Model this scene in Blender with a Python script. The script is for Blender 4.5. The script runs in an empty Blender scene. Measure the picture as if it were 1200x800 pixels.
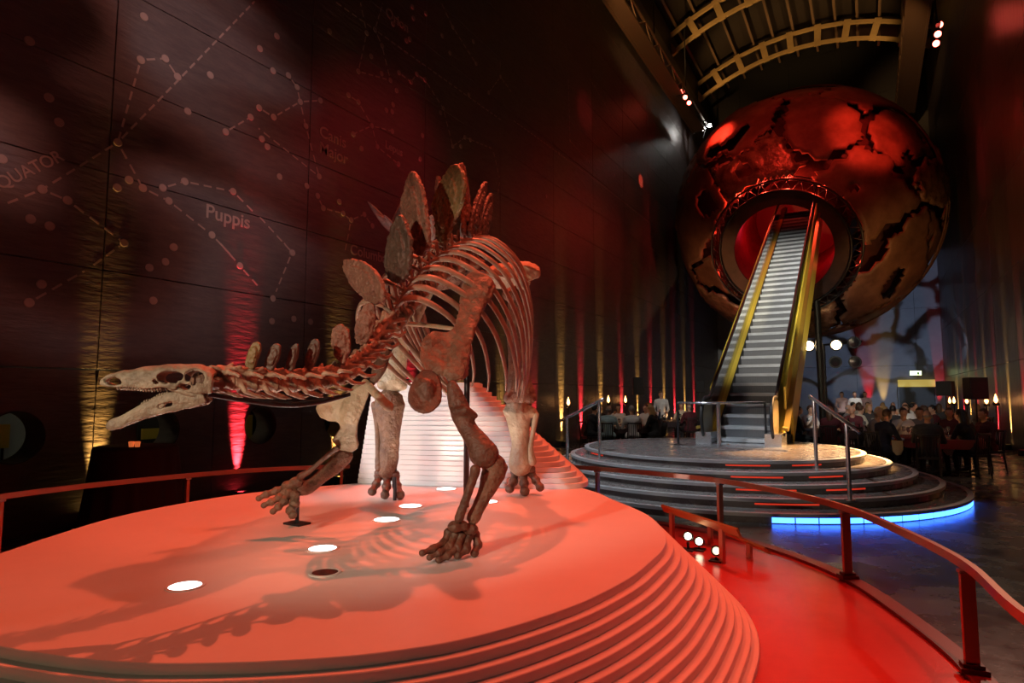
import bpy, bmesh, math, random
from mathutils import Vector, Matrix, Quaternion, noise
random.seed(7)
PI = math.pi
SC = bpy.context.scene
COL = SC.collection

# ---------------------------------------------------------------- camera
F = 720.0
CAM = Vector((0, 0, 1.65))
YAW = math.radians(30.16); PITCH = math.radians(4.92)
RIGHT = Vector((math.cos(YAW), math.sin(YAW), 0))
FW0 = Vector((-math.sin(YAW), math.cos(YAW), 0))
ZUP = Vector((0, 0, 1))
FWD = FW0 * math.cos(PITCH) + ZUP * math.sin(PITCH)
UPC = ZUP * math.cos(PITCH) - FW0 * math.sin(PITCH)
cam_data = bpy.data.cameras.new('camera'); cam_data.sensor_width = 36.0
cam_data.lens = 36.0 * F / 1200.0; cam_data.clip_start = 0.05; cam_data.clip_end = 200
cam = bpy.data.objects.new('camera', cam_data); COL.objects.link(cam)
cam.location = CAM; cam.rotation_euler = (PI / 2 + PITCH, 0, YAW)
SC.camera = cam

# ---------------------------------------------------------------- world, exposure
world = bpy.data.worlds.new('world'); SC.world = world; world.use_nodes = True
world.node_tree.nodes['Background'].inputs[0].default_value = (0.05, 0.035, 0.04, 1)
world.node_tree.nodes['Background'].inputs[1].default_value = 0.035
SC.view_settings.view_transform = 'Standard'; SC.view_settings.look = 'None'
SC.view_settings.gamma = 1.0; SC.view_settings.use_curve_mapping = False
SC.view_settings.exposure = 0.0


def ray(px, py):
    return FWD + RIGHT * ((px - 600) / F) + UPC * ((400 - py) / F)
def P(px, py, d): return CAM + ray(px, py) * d            # a point at camera distance d
def onz(px, py, z):
    r = ray(px, py); return CAM + r * ((z - CAM.z) / r.z)
def onx(px, py, x):
    r = ray(px, py); return CAM + r * ((x - CAM.x) / r.x)
def ony(px, py, y):
    r = ray(px, py); return CAM + r * ((y - CAM.y) / r.y)
def hallxy(r, f): return RIGHT * r + FW0 * f

# ---------------------------------------------------------------- large lamps of the hall
def aim(o, tgt):
    d = Vector(tgt) - o.location
    o.rotation_euler = d.to_track_quat('-Z', 'Y').to_euler()
def spot(name, loc, tgt, col, energy, size, blend=0.3, radius=0.08):
    l = bpy.data.lights.new(name, 'SPOT'); l.color = col; l.energy = energy
    l.spot_size = math.radians(size); l.spot_blend = blend; l.shadow_soft_size = radius
    o = bpy.data.objects.new(name, l); COL.objects.link(o); o.location = loc; aim(o, tgt)
    return o
def point(name, loc, col, energy, radius=0.1):
    l = bpy.data.lights.new(name, 'POINT'); l.color = col; l.energy = energy; l.shadow_soft_size = radius
    o = bpy.data.objects.new(name, l); COL.objects.link(o); o.location = loc
    return o
def gobo(o, build):
    l = o.data; l.use_nodes = True; nt = l.node_tree
    em = [n for n in nt.nodes if n.type == 'EMISSION'][0]
    tc = nt.nodes.new('ShaderNodeTexCoord')
    sep = nt.nodes.new('ShaderNodeSeparateXYZ'); nt.links.new(tc.outputs['Normal'], sep.inputs[0])
    dv = []
    for i in (0, 1):
        m = nt.nodes.new('ShaderNodeMath'); m.operation = 'DIVIDE'
        nt.links.new(sep.outputs[i], m.inputs[0]); nt.links.new(sep.outputs[2], m.inputs[1]); dv.append(m)
    cb = nt.nodes.new('ShaderNodeCombineXYZ')
    nt.links.new(dv[0].outputs[0], cb.inputs[0]); nt.links.new(dv[1].outputs[0], cb.inputs[1])
    build(nt, cb, em)

PLAT_Z = 0.80; RAMP_Z = 0.30; T5_AT = P(735, 495, 18.0)
PC = P(450, 600, 4.0); PC.z = PLAT_Z                         # middle of the display platform
RED = (1.0, 0.105, 0.042); WARM = (1.0, 0.78, 0.55); WHITE = (1.0, 0.93, 0.85)
# red wash from the lighting trusses overhead, warm white profile spots, added fill spots
spot('truss_red_wash', (-4.8, 6.6, 10.0), PC + Vector((-0.3, -0.2, 0)), RED, 2500, 42, 0.6, 0.05)
spot('truss_red_wash', (-0.6, 8.6, 11.0), PC + Vector((0.7, -0.6, 0)), RED, 2700, 42, 0.6, 0.08)
spot('truss_red_wash', (3.0, 5.0, 9.0), onz(1010, 740, RAMP_Z), (1, 0.05, 0.035), 900, 34, 0.7, 0.2)
spot('truss_red_front', hallxy(1.5, -0.3) + Vector((0, 0, 7.0)), P(480, 340, 3.9), (1, 0.12, 0.05), 650, 30, 0.6, 0.1)
spot('profile_white', hallxy(-2.5, -0.5) + Vector((0, 0, 2.6)), P(560, 480, 4.7), WARM, 430, 38, 0.5, 0.05)
spot('profile_white', hallxy(2.6, 4.0) + Vector((0, 0, 8.5)), P(300, 600, 3.0), WHITE, 30, 40, 0.6, 0.06)
spot('profile_white', hallxy(-5.0, 2.8) + Vector((0, 0, 1.95)), P(515, 500, 5.7), (0.95, 0.94, 0.95), 850, 21, 0.4, 0.06)
spot('profile_amber', hallxy(-4.2, -2.2) + Vector((0, 0, 2.6)), P(-40, 780, 2.0), (1, 0.74, 0.40), 80, 30, 0.8, 0.06)
spot('profile_white', hallxy(0.4, -3.2) + Vector((0, 0, 2.1)), P(480, 790, 2.0), (1, 0.9, 0.85), 18, 40, 0.8, 0.08)  # weak white fill behind the camera, added to lift the front risers
spot('hall_fill', (1.2, 12.0, 10.0), (0.8, 17.0, 0.5), (0.7, 0.8, 1.0), 120, 60, 0.9, 0.3)  # added dim fill over the right tables
spot('hall_fill', (-5.5, 12.5, 9.5), T5_AT, (1.0, 0.9, 0.8), 420, 34, 0.9, 0.3)  # added fill for the guests at the left table
spot('hall_floor_fill', (2.2, 17.0, 8.0), onz(1060, 650, 0), (1, 0.72, 0.5), 500, 40, 0.9, 0.1)  # added warm fill, brightens the hall floor

# ---------------------------------------------------------------- materials
MATS = {}
def mat(name, col, rough=0.5, metal=0.0, emit=None, estr=0.0, col2=None, nscale=6.0, bump=0.0, bscale=30.0,
        stretch=(1, 1, 1), spec=0.5, detail=6.0, trans=0.0, alpha=1.0, coat=0.0, contrast=(0.35, 0.65), rvar=0.0):
    if name in MATS: return MATS[name]
    m = bpy.data.materials.new(name); m.use_nodes = True; nt = m.node_tree
    b = nt.nodes['Principled BSDF']
    b.inputs['Base Color'].default_value = (*col, 1); b.inputs['Roughness'].default_value = rough
    b.inputs['Metallic'].default_value = metal; b.inputs['Specular IOR Level'].default_value = spec
    b.inputs['Transmission Weight'].default_value = trans; b.inputs['Alpha'].default_value = alpha
    b.inputs['Coat Weight'].default_value = coat
    if emit:
        b.inputs['Emission Color'].default_value = (*emit, 1); b.inputs['Emission Strength'].default_value = estr
    if col2 or bump or rvar:
        tc = nt.nodes.new('ShaderNodeTexCoord'); mp = nt.nodes.new('ShaderNodeMapping')
        mp.inputs['Scale'].default_value = stretch
        geo = nt.nodes.new('ShaderNodeNewGeometry')
        nt.links.new(geo.outputs['Position'], mp.inputs[0])
    if col2 or rvar:
        n = nt.nodes.new('ShaderNodeTexNoise'); n.inputs['Scale'].default_value = nscale; n.inputs['Detail'].default_value = detail
        n.inputs['Roughness'].default_value = 0.65
        nt.links.new(mp.outputs[0], n.inputs['Vector'])
        r = nt.nodes.new('ShaderNodeValToRGB'); r.color_ramp.elements[0].position = contrast[0]; r.color_ramp.elements[1].position = contrast[1]
        c2 = col2 or col
        r.color_ramp.elements[0].color = (*col, 1); r.color_ramp.elements[1].color = (*c2, 1)
        nt.links.new(n.outputs['Fac'], r.inputs[0]); nt.links.new(r.outputs[0], b.inputs['Base Color'])
        if rvar:
            mr = nt.nodes.new('ShaderNodeMapRange'); mr.inputs[3].default_value = max(0.02, rough - rvar); mr.inputs[4].default_value = rough + rvar
            mr.inputs[1].default_value = .3; mr.inputs[2].default_value = .7
            nt.links.new(n.outputs['Fac'], mr.inputs[0]); nt.links.new(mr.outputs[0], b.inputs['Roughness'])
    if bump:
        n2 = nt.nodes.new('ShaderNodeTexNoise'); n2.inputs['Scale'].default_value = bscale; n2.inputs['Detail'].default_value = 5
        nt.links.new(mp.outputs[0], n2.inputs['Vector'])
        bp = nt.nodes.new('ShaderNodeBump'); bp.inputs['Strength'].default_value = bump; bp.inputs['Distance'].default_value = 0.03
        nt.links.new(n2.outputs['Fac'], bp.inputs['Height']); nt.links.new(bp.outputs[0], b.inputs['Normal'])
    MATS[name] = m
    return m

M_plat = mat('platform_white', (0.80, 0.77, 0.74), 0.42, col2=(0.72, 0.69, 0.66), nscale=1.6, contrast=(.3, .8))
M_ramp = mat('ramp_red', (0.62, 0.07, 0.06), 0.24, col2=(0.52, 0.05, 0.045), nscale=1.2, bump=0.02, bscale=60)  # glossy red base colour, slightly mottled
M_slate = mat('dark_slate', (0.125, 0.098, 0.094), 0.45, col2=(0.085, 0.068, 0.070), nscale=2.5, bump=0.55, bscale=3.2, stretch=(1, 1.2, 5.5))
M_slate2 = mat('dark_slate_smooth', (0.11, 0.095, 0.095), 0.36, col2=(0.07, 0.06, 0.065), nscale=1.2, bump=0.35, bscale=2.0, stretch=(1, 2.5, 0.6))
M_ink = mat('etched_line', (0.34, 0.25, 0.22), 0.6)
M_floor = mat('hall_floor', (0.07, 0.062, 0.058), 0.26, col2=(0.14, 0.12, 0.10), nscale=1.3, bump=0.12, bscale=3.5, rvar=0.1)
M_black = mat('black_paint', (0.012, 0.012, 0.013), 0.5)
M_dark = mat('dark_steel', (0.05, 0.05, 0.055), 0.4, 0.7)
M_chrome = mat('brushed_steel', (0.62, 0.64, 0.66), 0.25, 0.9)
M_post = mat('rail_red_tint', (0.55, 0.30, 0.22), 0.32, 0.75)  # copper tint puts the red light on the rails into the colour
M_gold = mat('gold_panel', (0.86, 0.66, 0.09), 0.38, 0.15)
M_vault = mat('vault_dark', (0.022, 0.015, 0.012), 0.7)
M_rib = mat('vault_rib', (0.55, 0.38, 0.17), 0.55, col2=(0.45, 0.31, 0.14), nscale=2)
M_end = mat('end_wall_grey', (0.30, 0.31, 0.36), 0.6, col2=(0.24, 0.25, 0.30), nscale=0.8)

# ---------------------------------------------------------------- mesh helpers
TMP = bpy.data.scenes.new('tmp_eval')
def evaluated(me, mods):
    o = bpy.data.objects.new('tmp', me); TMP.collection.objects.link(o)
    for typ, kw in mods:
        m = o.modifiers.new(typ, typ)
        for k, v in kw.items(): setattr(m, k, v)
    vl = TMP.view_layers[0]; vl.update(); dg = vl.depsgraph; dg.update()
    out = bpy.data.meshes.new_from_object(o.evaluated_get(dg), depsgraph=dg)
    bpy.data.objects.remove(o)
    return out
def frame_from(t, side=None):
    t = t.normalized()
    if side is None: side = Vector((0, 0, 1)) if abs(t.z) < 0.9 else Vector((1, 0, 0))
    s = (side - t * side.dot(t))
    if s.length < 1e-5: s = t.orthogonal()
    s.normalize()
    return s, t.cross(s)
def catmull(pts, n, closed=False):
    pts = [Vector(p) for p in pts]; out = []; N = len(pts)
    segs = N if closed else N - 1
    for i in range(segs):
        p1 = pts[i]; p2 = pts[(i + 1) % N]
        p0 = pts[i - 1] if (i > 0 or closed) else p1 * 2 - p2
        p3 = pts[(i + 2) % N] if (i + 2 < N or closed) else p2 * 2 - p1
        for k in range(n):
            t = k / n
            out.append(0.5 * ((2 * p1) + (p2 - p0) * t + (2 * p0 - 5 * p1 + 4 * p2 - p3) * t * t + (3 * p1 - p0 - 3 * p2 + p3) * t ** 3))
    if not closed: out.append(pts[-1].copy())
    return out
class MB:
    def __init__(s): s.v = []; s.f = []; s.mi = []; s.cur = 0
    def add(s, vs, fs):
        b = len(s.v); s.v += [tuple(v) for v in vs]
        for f in fs: s.f.append(tuple(b + i for i in f)); s.mi.append(s.cur)
        return s
    def box(s, c, size, rot=None):
        c = Vector(c); hx, hy, hz = size[0] / 2, size[1] / 2, size[2] / 2
        vs = [Vector((x, y, z)) for x in (-hx, hx) for y in (-hy, hy) for z in (-hz, hz)]
        if rot is not None: vs = [rot @ v for v in vs]
        return s.add([c + v for v in vs], [(0, 1, 3, 2), (4, 6, 7, 5), (0, 4, 5, 1), (2, 3, 7, 6), (0, 2, 6, 4), (1, 5, 7, 3)])
    def tube(s, pts, rad, seg=10, side=None, k=1.0, sub=0, caps=True, round_caps=False):
        pts = [Vector(p) for p in pts]
        rad = [rad] * len(pts) if isinstance(rad, (int, float)) else list(rad)
        if sub:
            rp = catmull([Vector((r, 0, 0)) for r in rad], sub); pts = catmull(pts, sub); rad = [max(r.x, 0.0005) for r in rp]
        if round_caps:
            t0 = (pts[0] - pts[1]).normalized(); t1 = (pts[-1] - pts[-2]).normalized(); r0, r1 = rad[0], rad[-1]
            pts = [pts[0] + t0 * r0 * 0.95, pts[0] + t0 * r0 * 0.6] + pts + [pts[-1] + t1 * r1 * 0.6, pts[-1] + t1 * r1 * 0.95]
            rad = [r0 * 0.3, r0 * 0.8] + rad + [r1 * 0.8, r1 * 0.3]
        n = len(pts); vs = []; fs = []; sd = side
        for i, p in enumerate(pts):
            t = pts[min(i + 1, n - 1)] - pts[max(i - 1, 0)]
            a, b = frame_from(t, sd)
            if side is None: sd = a
            for j in range(seg):
                an = 2 * PI * j / seg
                vs.append(p + a * (rad[i] * math.cos(an)) + b * (rad[i] * k * math.sin(an)))
        for i in range(n - 1):
            for j in range(seg):
                j2 = (j + 1) % seg
                fs.append((i * seg + j, i * seg + j2, (i + 1) * seg + j2, (i + 1) * seg + j))
        if caps:
            fs.append(tuple(reversed(range(seg)))); fs.append(tuple((n - 1) * seg + j for j in range(seg)))
        return s.add(vs, fs)
    def cyl(s, a, b, r, seg=12): return s.tube([a, b], r, seg)
    def ell(s, c, r, rot=None, seg=12, rings=8):
        c = Vector(c); vs = []; fs = []
        for i in range(rings + 1):
            th = PI * i / rings
            for j in range(seg):
                ph = 2 * PI * j / seg
                st = max(math.sin(th), 0.02)
                v = Vector((r[0] * st * math.cos(ph), r[1] * st * math.sin(ph), r[2] * math.cos(th)))
                if rot is not None: v = rot @ v
                vs.append(c + v)
        for i in range(rings):
            for j in range(seg):
                j2 = (j + 1) % seg
                fs.append((i * seg + j, (i + 1) * seg + j, (i + 1) * seg + j2, i * seg + j2))
        fs.append(tuple(range(seg))); fs.append(tuple(reversed([rings * seg + j for j in range(seg)])))
        return s.add(vs, fs)
    def lathe(s, prof, c=(0, 0, 0), seg=24, axis=None):
        c = Vector(c); vs = []; fs = []; q = axis.to_track_quat('Z', 'Y') if axis is not None else None
        for (r, z) in prof:
            for j in range(seg):
                a = 2 * PI * j / seg; v = Vector((max(r, 1e-4) * math.cos(a), max(r, 1e-4) * math.sin(a), z))
                vs.append(c + (q @ v if q else v))
        for i in range(len(prof) - 1):
            for j in range(seg):
                j2 = (j + 1) % seg
                fs.append((i * seg + j, i * seg + j2, (i + 1) * seg + j2, (i + 1) * seg + j))
        fs.append(tuple(reversed(range(seg)))); fs.append(tuple((len(prof) - 1) * seg + j for j in range(seg)))
        return s.add(vs, fs)
    def prism(s, poly, z0, z1):                                  # poly: list of (x, y)
        n = len(poly)
        vs = [Vector((p[0], p[1], z0)) for p in poly] + [Vector((p[0], p[1], z1)) for p in poly]
        fs = [tuple(reversed(range(n))), tuple(range(n, 2 * n))] + [(i, (i + 1) % n, n + (i + 1) % n, n + i) for i in range(n)]
        return s.add(vs, fs)
    def slab(s, pts, off):                                       # closed loop of 3D points given a thickness vector
        n = len(pts); off = Vector(off)
        vs = [p - off / 2 for p in pts] + [p + off / 2 for p in pts]
        fs = [tuple(reversed(range(n))), tuple(range(n, 2 * n))] + [(i, (i + 1) % n, n + (i + 1) % n, n + i) for i in range(n)]
        return s.add(vs, fs)
    def mesh(s, name='mesh', smooth=False, fix=True):
        me = bpy.data.meshes.new(name); me.from_pydata(s.v, [], s.f)
        if any(s.mi): me.polygons.foreach_set('material_index', s.mi)
        if fix:
            bm = bmesh.new(); bm.from_mesh(me); bmesh.ops.recalc_face_normals(bm, faces=bm.faces); bm.to_mesh(me); bm.free()
        if smooth: me.polygons.foreach_set('use_smooth', [True] * len(me.polygons))
        me.update(); return me
def put(name, me, material=None, parent=None, mx=None):
    if material is not None and not me.materials: me.materials.append(material)
    o = bpy.data.objects.new(name, me); COL.objects.link(o)
    if mx is not None: o.matrix_world = mx
    if parent is not None:
        o.parent = parent
        w = parent.get('_w'); 
        o.matrix_parent_inverse = world_of(parent).inverted()
    return o
def world_of(o):
    m = o.matrix_basis.copy()
    if o.parent: m = world_of(o.parent) @ o.matrix_parent_inverse @ m
    return m
def tag(o, label=None, cat=None, group=None, kind=None):
    if label: o['label'] = label
    if cat: o['category'] = cat
    if group: o['group'] = group
    if kind: o['kind'] = kind
    return o
def empty(name, loc, rz=0.0):
    o = bpy.data.objects.new(name, None); COL.objects.link(o); o.location = loc; o.rotation_euler = (0, 0, rz); o.empty_display_size = 0.1
    return o
def build(mb, name, material, parent=None, smooth=False, mx=None, autosmooth=None):
    me = mb.mesh(name, smooth)
    if autosmooth: 
        me.polygons.foreach_set('use_smooth', [True] * len(me.polygons)); me.set_sharp_from_angle(angle=math.radians(autosmooth))
    return put(name, me, material, parent, mx)
def bevelled(mb, w=0.01, seg=2):
    me = mb.mesh('m'); bm = bmesh.new(); bm.from_mesh(me)
    bmesh.ops.bevel(bm, geom=[e for e in bm.edges if e.calc_length() > w * 2.2 and (len(e.link_faces) == 2 and e.calc_face_angle() > 0.5)], offset=w, segments=seg, affect='EDGES', profile=0.5)
    bm.to_mesh(me); bm.free(); return me
def organic(mb, voxel=0.008, smooth=5, rough=0.0, rscale=18.0):
    me = mb.mesh('o')
    out = evaluated(me, [('REMESH', dict(mode='VOXEL', voxel_size=voxel, use_smooth_shade=True)),
                         ('SMOOTH', dict(factor=0.5, iterations=smooth))])
    bpy.data.meshes.remove(me)
    if rough:
        ns = [(v.co.copy(), v.normal.copy()) for v in out.vertices]
        co = []
        for c, n in ns:
            h = noise.noise(c * rscale) * 0.6 + noise.noise(c * rscale * 2.7) * 0.4
            co += list(c + n * (h * rough))
        out.vertices.foreach_set('co', co)
    out.polygons.foreach_set('use_smooth', [True] * len(out.polygons)); out.update()
    return out
def copy_tree(root, mx, parent=None):
    c = root.copy(); COL.objects.link(c)
    if parent is None: c.matrix_world = mx
    else:
        c.parent = parent
    for ch in root.children: copy_tree(ch, None, c)
    return c
# ================================================================ STRUCTURE
XL, XR, YE, ZS, YB = -8.6, 3.6, 42.0, 19.6, -4.0
# floor: dark polished slabs
fl = build(MB().box(((XL + XR) / 2, (YE + YB) / 2, -0.1), (XR - XL + 6, YE - YB, 0.2)), 'floor', M_floor)
tag(fl, 'dark polished stone floor of the hall', kind='structure')

# ---- left wall: slate panels with star chart
wl = empty('wall_left', (XL, 0, 0)); tag(wl, 'dark slate panel wall etched with constellations', kind='structure')
build(MB().box((XL - 0.09, 19.0, ZS / 2 + 2.0), (0.04, 46, ZS)).box((XL - 0.95, 8.0, 2.02), (1.75, 24, 0.05)), 'backing', M_black, wl)  # unseen lid over the passage added to block lamp light at the joints
ROWH = 1.3; Z0 = 1.97; COLW = 3.33; Y0 = 4.16 - COLW * 2
pan_cache = {}
def wall_panel(yc, w, z0, h):
    key = (round(w, 3), round(h, 3))
    if key not in pan_cache:
        me = bevelled(MB().box((0, 0, 0), (0.06, w - 0.014, h - 0.012)), 0.004, 1); me.materials.append(M_slate); pan_cache[key] = me
    put('wall_panel', pan_cache[key], None, wl, Matrix.Translation((XL - 0.03, yc, z0 + h / 2)))
ny = int((YE - Y0) / COLW) + 1
nz = int((ZS - Z0) / ROWH) + 1
for i in range(ny):
    for j in range(nz):
        off = 0.0 if j % 2 == 0 else 0.0
        wall_panel(Y0 + COLW * (i + 0.5) + off, COLW, Z0 + ROWH * j, ROWH)
PW = COLW / 2
hole_y = [3.33 + PW * k for k in range(5)]
for i in range(ny * 2):                                        # lowest row, some with a round porthole
    yc = Y0 + PW * (i + 0.5)
    hy = [h for h in hole_y if abs(h - yc) < PW * 0.45]
    if not hy:
        wall_panel(yc, PW, 0, Z0); continue
    w, h, rad, zc, N = PW - 0.014, Z0 - 0.012, 0.30, 1.15, 48
    ang = [2 * PI * k / N for k in range(N)]
    ring_o, ring_i = [], []
    for a in ang:
        c, s = math.cos(a), math.sin(a); t = 1e9
        if c > 1e-6: t = min(t, (w / 2) / c)
        if c < -1e-6: t = min(t, (-w / 2) / c)
        if s > 1e-6: t = min(t, (h - zc) / s)
        if s < -1e-6: t = min(t, (-zc) / s)
        ring_o.append((c * t, s * t)); ring_i.append((c * rad, s * rad))
    mb = MB(); vs = []
    for x in (0, -0.5):
        for rg in (ring_o, ring_i):
            vs += [Vector((XL + x, yc + p[0], zc + p[1])) for p in rg]
    fs = []
    for k in range(N):
        k2 = (k + 1) % N
        fs += [(k, k2, N + k2, N + k), (2 * N + k, 3 * N + k, 3 * N + k2, 2 * N + k2), (N + k, N + k2, 3 * N + k2, 3 * N + k), (k, 2 * N + k, 2 * N + k2, k2)]
    mb.add(vs, fs); build(mb, 'porthole_panel', M_slate, wl)
    mr = MB(); mr.tube([Vector((XL + 0.004, yc + 0.302 * math.cos(a), zc + 0.302 * math.sin(a))) for a in ang + [0.0]], 0.008, 6, caps=False)
    build(mr, 'porthole_rim', M_dark, wl, True)
# passage behind the portholes
co = empty('wall_passage', (XL - 2.0, 6, 0)); tag(co, 'pale wall of the passage seen through the round portholes', kind='structure')
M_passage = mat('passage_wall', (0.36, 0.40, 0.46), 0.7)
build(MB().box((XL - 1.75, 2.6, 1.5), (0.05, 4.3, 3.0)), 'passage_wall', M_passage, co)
build(MB().box((XL - 1.75, 9.2, 1.5), (0.05, 8.8, 3.0)), 'passage_wall', M_black, co)  # black in place of shade, for the unlit stretch of the passage
build(MB().box((XL - 1.2, 6.0, 0.44), (1.1, 14, 0.06)), 'passage_bench', mat('passage_floor', (.14, .12, .11), .5), co)
point('passage_lamp', (XL - 0.9, 2.9, 2.2), (0.75, 0.85, 1.0), 150, 0.1)
M_yel = mat('yellow_card', (0.75, 0.58, 0.08), 0.5)
for (px, py, w, h, rz) in ((176, 508, 0.26, 0.16, 0), (290, 500, 0.18, 0.42, 0), (4, 511, 0.12, 0.3, 0)):
    c = onx(px, py, XL - 1.0)
    s = build(MB().box((0, 0, 0), (0.03, w, h)), 'display_sign', M_yel, None, mx=Matrix.Translation(c))
    where = {176: 'below the skull', 290: 'right of the skull', 4: 'nearest the left edge'}[px]
    tag(s, 'yellow display board behind the round porthole ' + where, 'sign', 'boards behind the portholes')
    build(MB().cyl(c - Vector((0, 0, h / 2)), Vector((c.x, c.y, 0.47)), 0.015), 'stand', M_dark, s)
point('passage_lamp', (XL - 0.75, 4.6, 1.7), (1.0, 0.85, 0.5), 2.0, 0.05)
point('passage_lamp', (XL - 0.75, 6.2, 1.7), (1.0, 0.85, 0.5), 2.0, 0.05)

# stars, dashed lines and names etched on the wall
star_me = MB().lathe([(0.0, 0.0), (0.056, 0.0), (0.056, 0.008), (0.046, 0.012), (0.0, 0.012)], (0, 0, 0), 20).mesh('star', False); star_me.materials.append(M_ink)
def z6(x, y): return (x / 2.667, y / 2.667)
def z7(x, y): return (300 + x / 2.667, y / 2.667)
def z8(x, y): return (x / 2.857, 280 + y / 2.857)
S6 = [(450,52),(92,128),(440,187),(516,183),(153,305),(185,382),(555,240),(657,235),(586,348),(783,366),(705,412),(368,445),(403,562),(366,586),(446,587),(508,587),(577,567),(527,628),(728,598),(131,592),(211,626),(95,684),(155,706),(662,734),(543,772),(5,497)]
S7 = [(230,98),(65,113),(12,152),(53,221),(101,236),(128,272),(138,318),(201,314),(55,366),(10,337),(155,394),(197,551),(18,434),(35,458),(73,552),(158,581),(192,612),(210,650),(260,630),(272,667),(297,687),(338,670),(363,706),(114,790),(289,297),(320,318),(304,419),(362,393),(426,410),(379,458),(329,464),(445,512),(407,344),(428,327),(425,349),(439,283),(420,251),(392,230),(320,223),(346,103),(372,93),(394,143),(360,176),(447,227),(485,256),(503,231),(528,249),(585,338),(577,352),(520,423),(513,497),(615,457),(640,457),(653,429),(670,437),(665,296),(606,166),(688,199),(615,85),(582,112),(470,127),(480,123),(492,57),(489,22),(428,75),(531,43),(727,290),(764,240),(679,130)]
S8 = [(138,151),(97,213),(415,13),(500,96),(553,76),(580,28),(513,206),(803,89),(913,199),(910,275),(983,267),(1039,277),(977,46)]
L6 = [[(440,187),(516,183),(555,240)],[(440,187),(368,445)],[(368,445),(800,0)],[(368,445),(131,592),(10,640)],[(131,592),(211,626),(388,758)],[(368,445),(446,587),(527,628),(662,734),(725,800)],[(508,587),(577,567),(728,598),(800,670)],[(705,412),(783,366)]]
L7 = [[(101,236),(128,272),(138,318),(201,314)],[(138,318),(55,366),(10,337)],[(138,318),(155,394),(197,551),(0,395)],[(192,612),(210,650),(272,667),(297,687),(338,670),(363,706)],[(297,687),(275,800)],[(289,297),(320,318),(362,393),(304,419)],[(362,393),(426,410)],[(362,393),(379,458),(445,512)],[(320,223),(420,251),(394,143),(372,93),(398,5)],[(320,223),(346,103),(325,0)],[(240,0),(372,93),(770,378)],[(447,227),(485,256),(503,231),(528,249),(585,338),(615,457),(653,429),(740,465),(762,560),(755,615)],[(575,0),(615,85),(688,199)],[(727,290),(764,240),(800,290)],[(0,665),(114,790)]]
L8 = [[(97,213),(295,100),(415,13)],[(725,0),(803,89),(880,175)],[(940,0),(977,46),(920,185)]]
EXT = [[(666,90),(668,165),(690,190)],[(600,140),(690,205),(760,260)],[(690,90),(725,150)]]
starmx = Matrix.Rotation(PI / 2, 4, 'Y')
for S, z in ((S6, z6), (S7, z7), (S8, z8)):
    for s in S:
        p = onx(*z(*s), XL); put('star', star_me, None, wl, Matrix.Translation(p) @ starmx)
for p_ in ((668,165),(690,190),(720,205),(735,240),(655,180),(640,230)):
    put('star', star_me, None, wl, Matrix.Translation(onx(*p_, XL)) @ starmx)
ident = lambda x, y: (x, y)
for LL, z in ((L6, z6), (L7, z7), (L8, z8), (EXT, ident)):
    for ln in LL:
        mb = MB()
        for a, b in zip(ln[:-1], ln[1:]):
            A = onx(*z(*a), XL); B = onx(*z(*b), XL); d = B - A; L = d.length; d.normalize(); t = 0.09
            wdir = Vector((1, 0, 0)).cross(d)
            while t < L - 0.06:
                e = min(t + 0.13, L - 0.05); c = A + d * ((t + e) / 2)
                rot = Matrix((Vector((1, 0, 0)), d, wdir)).transposed()
                mb.box(c, (0.008, e - t, 0.026), rot); t += 0.21
        if mb.v:
            o = build(mb, 'dashed_line', M_ink, wl); o['kind'] = 'stuff'
def serif_text(txt, px, py, cap, rot=0.0):
    cu = bpy.data.curves.new('txt', 'FONT'); cu.body = txt; cu.size = cap; cu.extrude = 0.004; cu.offset = cap * 0.012
    o = bpy.data.objects.new('tmp', cu); TMP.collection.objects.link(o)
    vl = TMP.view_layers[0]; vl.update(); dg = vl.depsgraph; dg.update()
    me = bpy.data.meshes.new_from_object(o.evaluated_get(dg), depsgraph=dg); bpy.data.objects.remove(o)
    me.materials.clear(); me.materials.append(M_ink)
    p = onx(px, py, XL) + Vector((0.004, 0, 0))
    q = Matrix(((0, 0, 1, 0), (1, 0, 0, 0), (0, 1, 0, 0), (0, 0, 0, 1)))
    t = put('lettering', me, None, wl, Matrix.Translation(p) @ q @ Matrix.Rotation(rot, 4, 'Z'))
    t['label'] = 'etched name ' + txt
serif_text('Puppis', 240, 254, 0.30); serif_text('Canis', 374, 159, 0.30); serif_text('Major', 374, 178, 0.30)
serif_text('Lepus', 451, 173, 0.24); serif_text('Columba', 410, 297, 0.28); serif_text('Orion', 452, 18, 0.30)
e0, e1 = onx(0, 222, XL), onx(58, 195, XL); ea = math.atan2(e1.z - e0.z, e1.y - e0.y)
serif_text('EQUATOR', -9, 227, 0.20, ea)

# ---- right wall
wr = empty('wall_right', (XR, 0, 0)); tag(wr, 'dark slate panel wall along the dinner tables', kind='structure')
pm = bevelled(MB().box((0, 0, 0), (0.06, 3.316, 2.586)), 0.004, 1); pm.materials.append(M_slate2)
for i in range(13):
    for j in range(8):
        put('wall_panel', pm, None, wr, Matrix.Translation((XR + 0.03, YB + 3.33 * (i + 0.5) + 2.5, 2.6 * (j + 0.5))))
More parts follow.
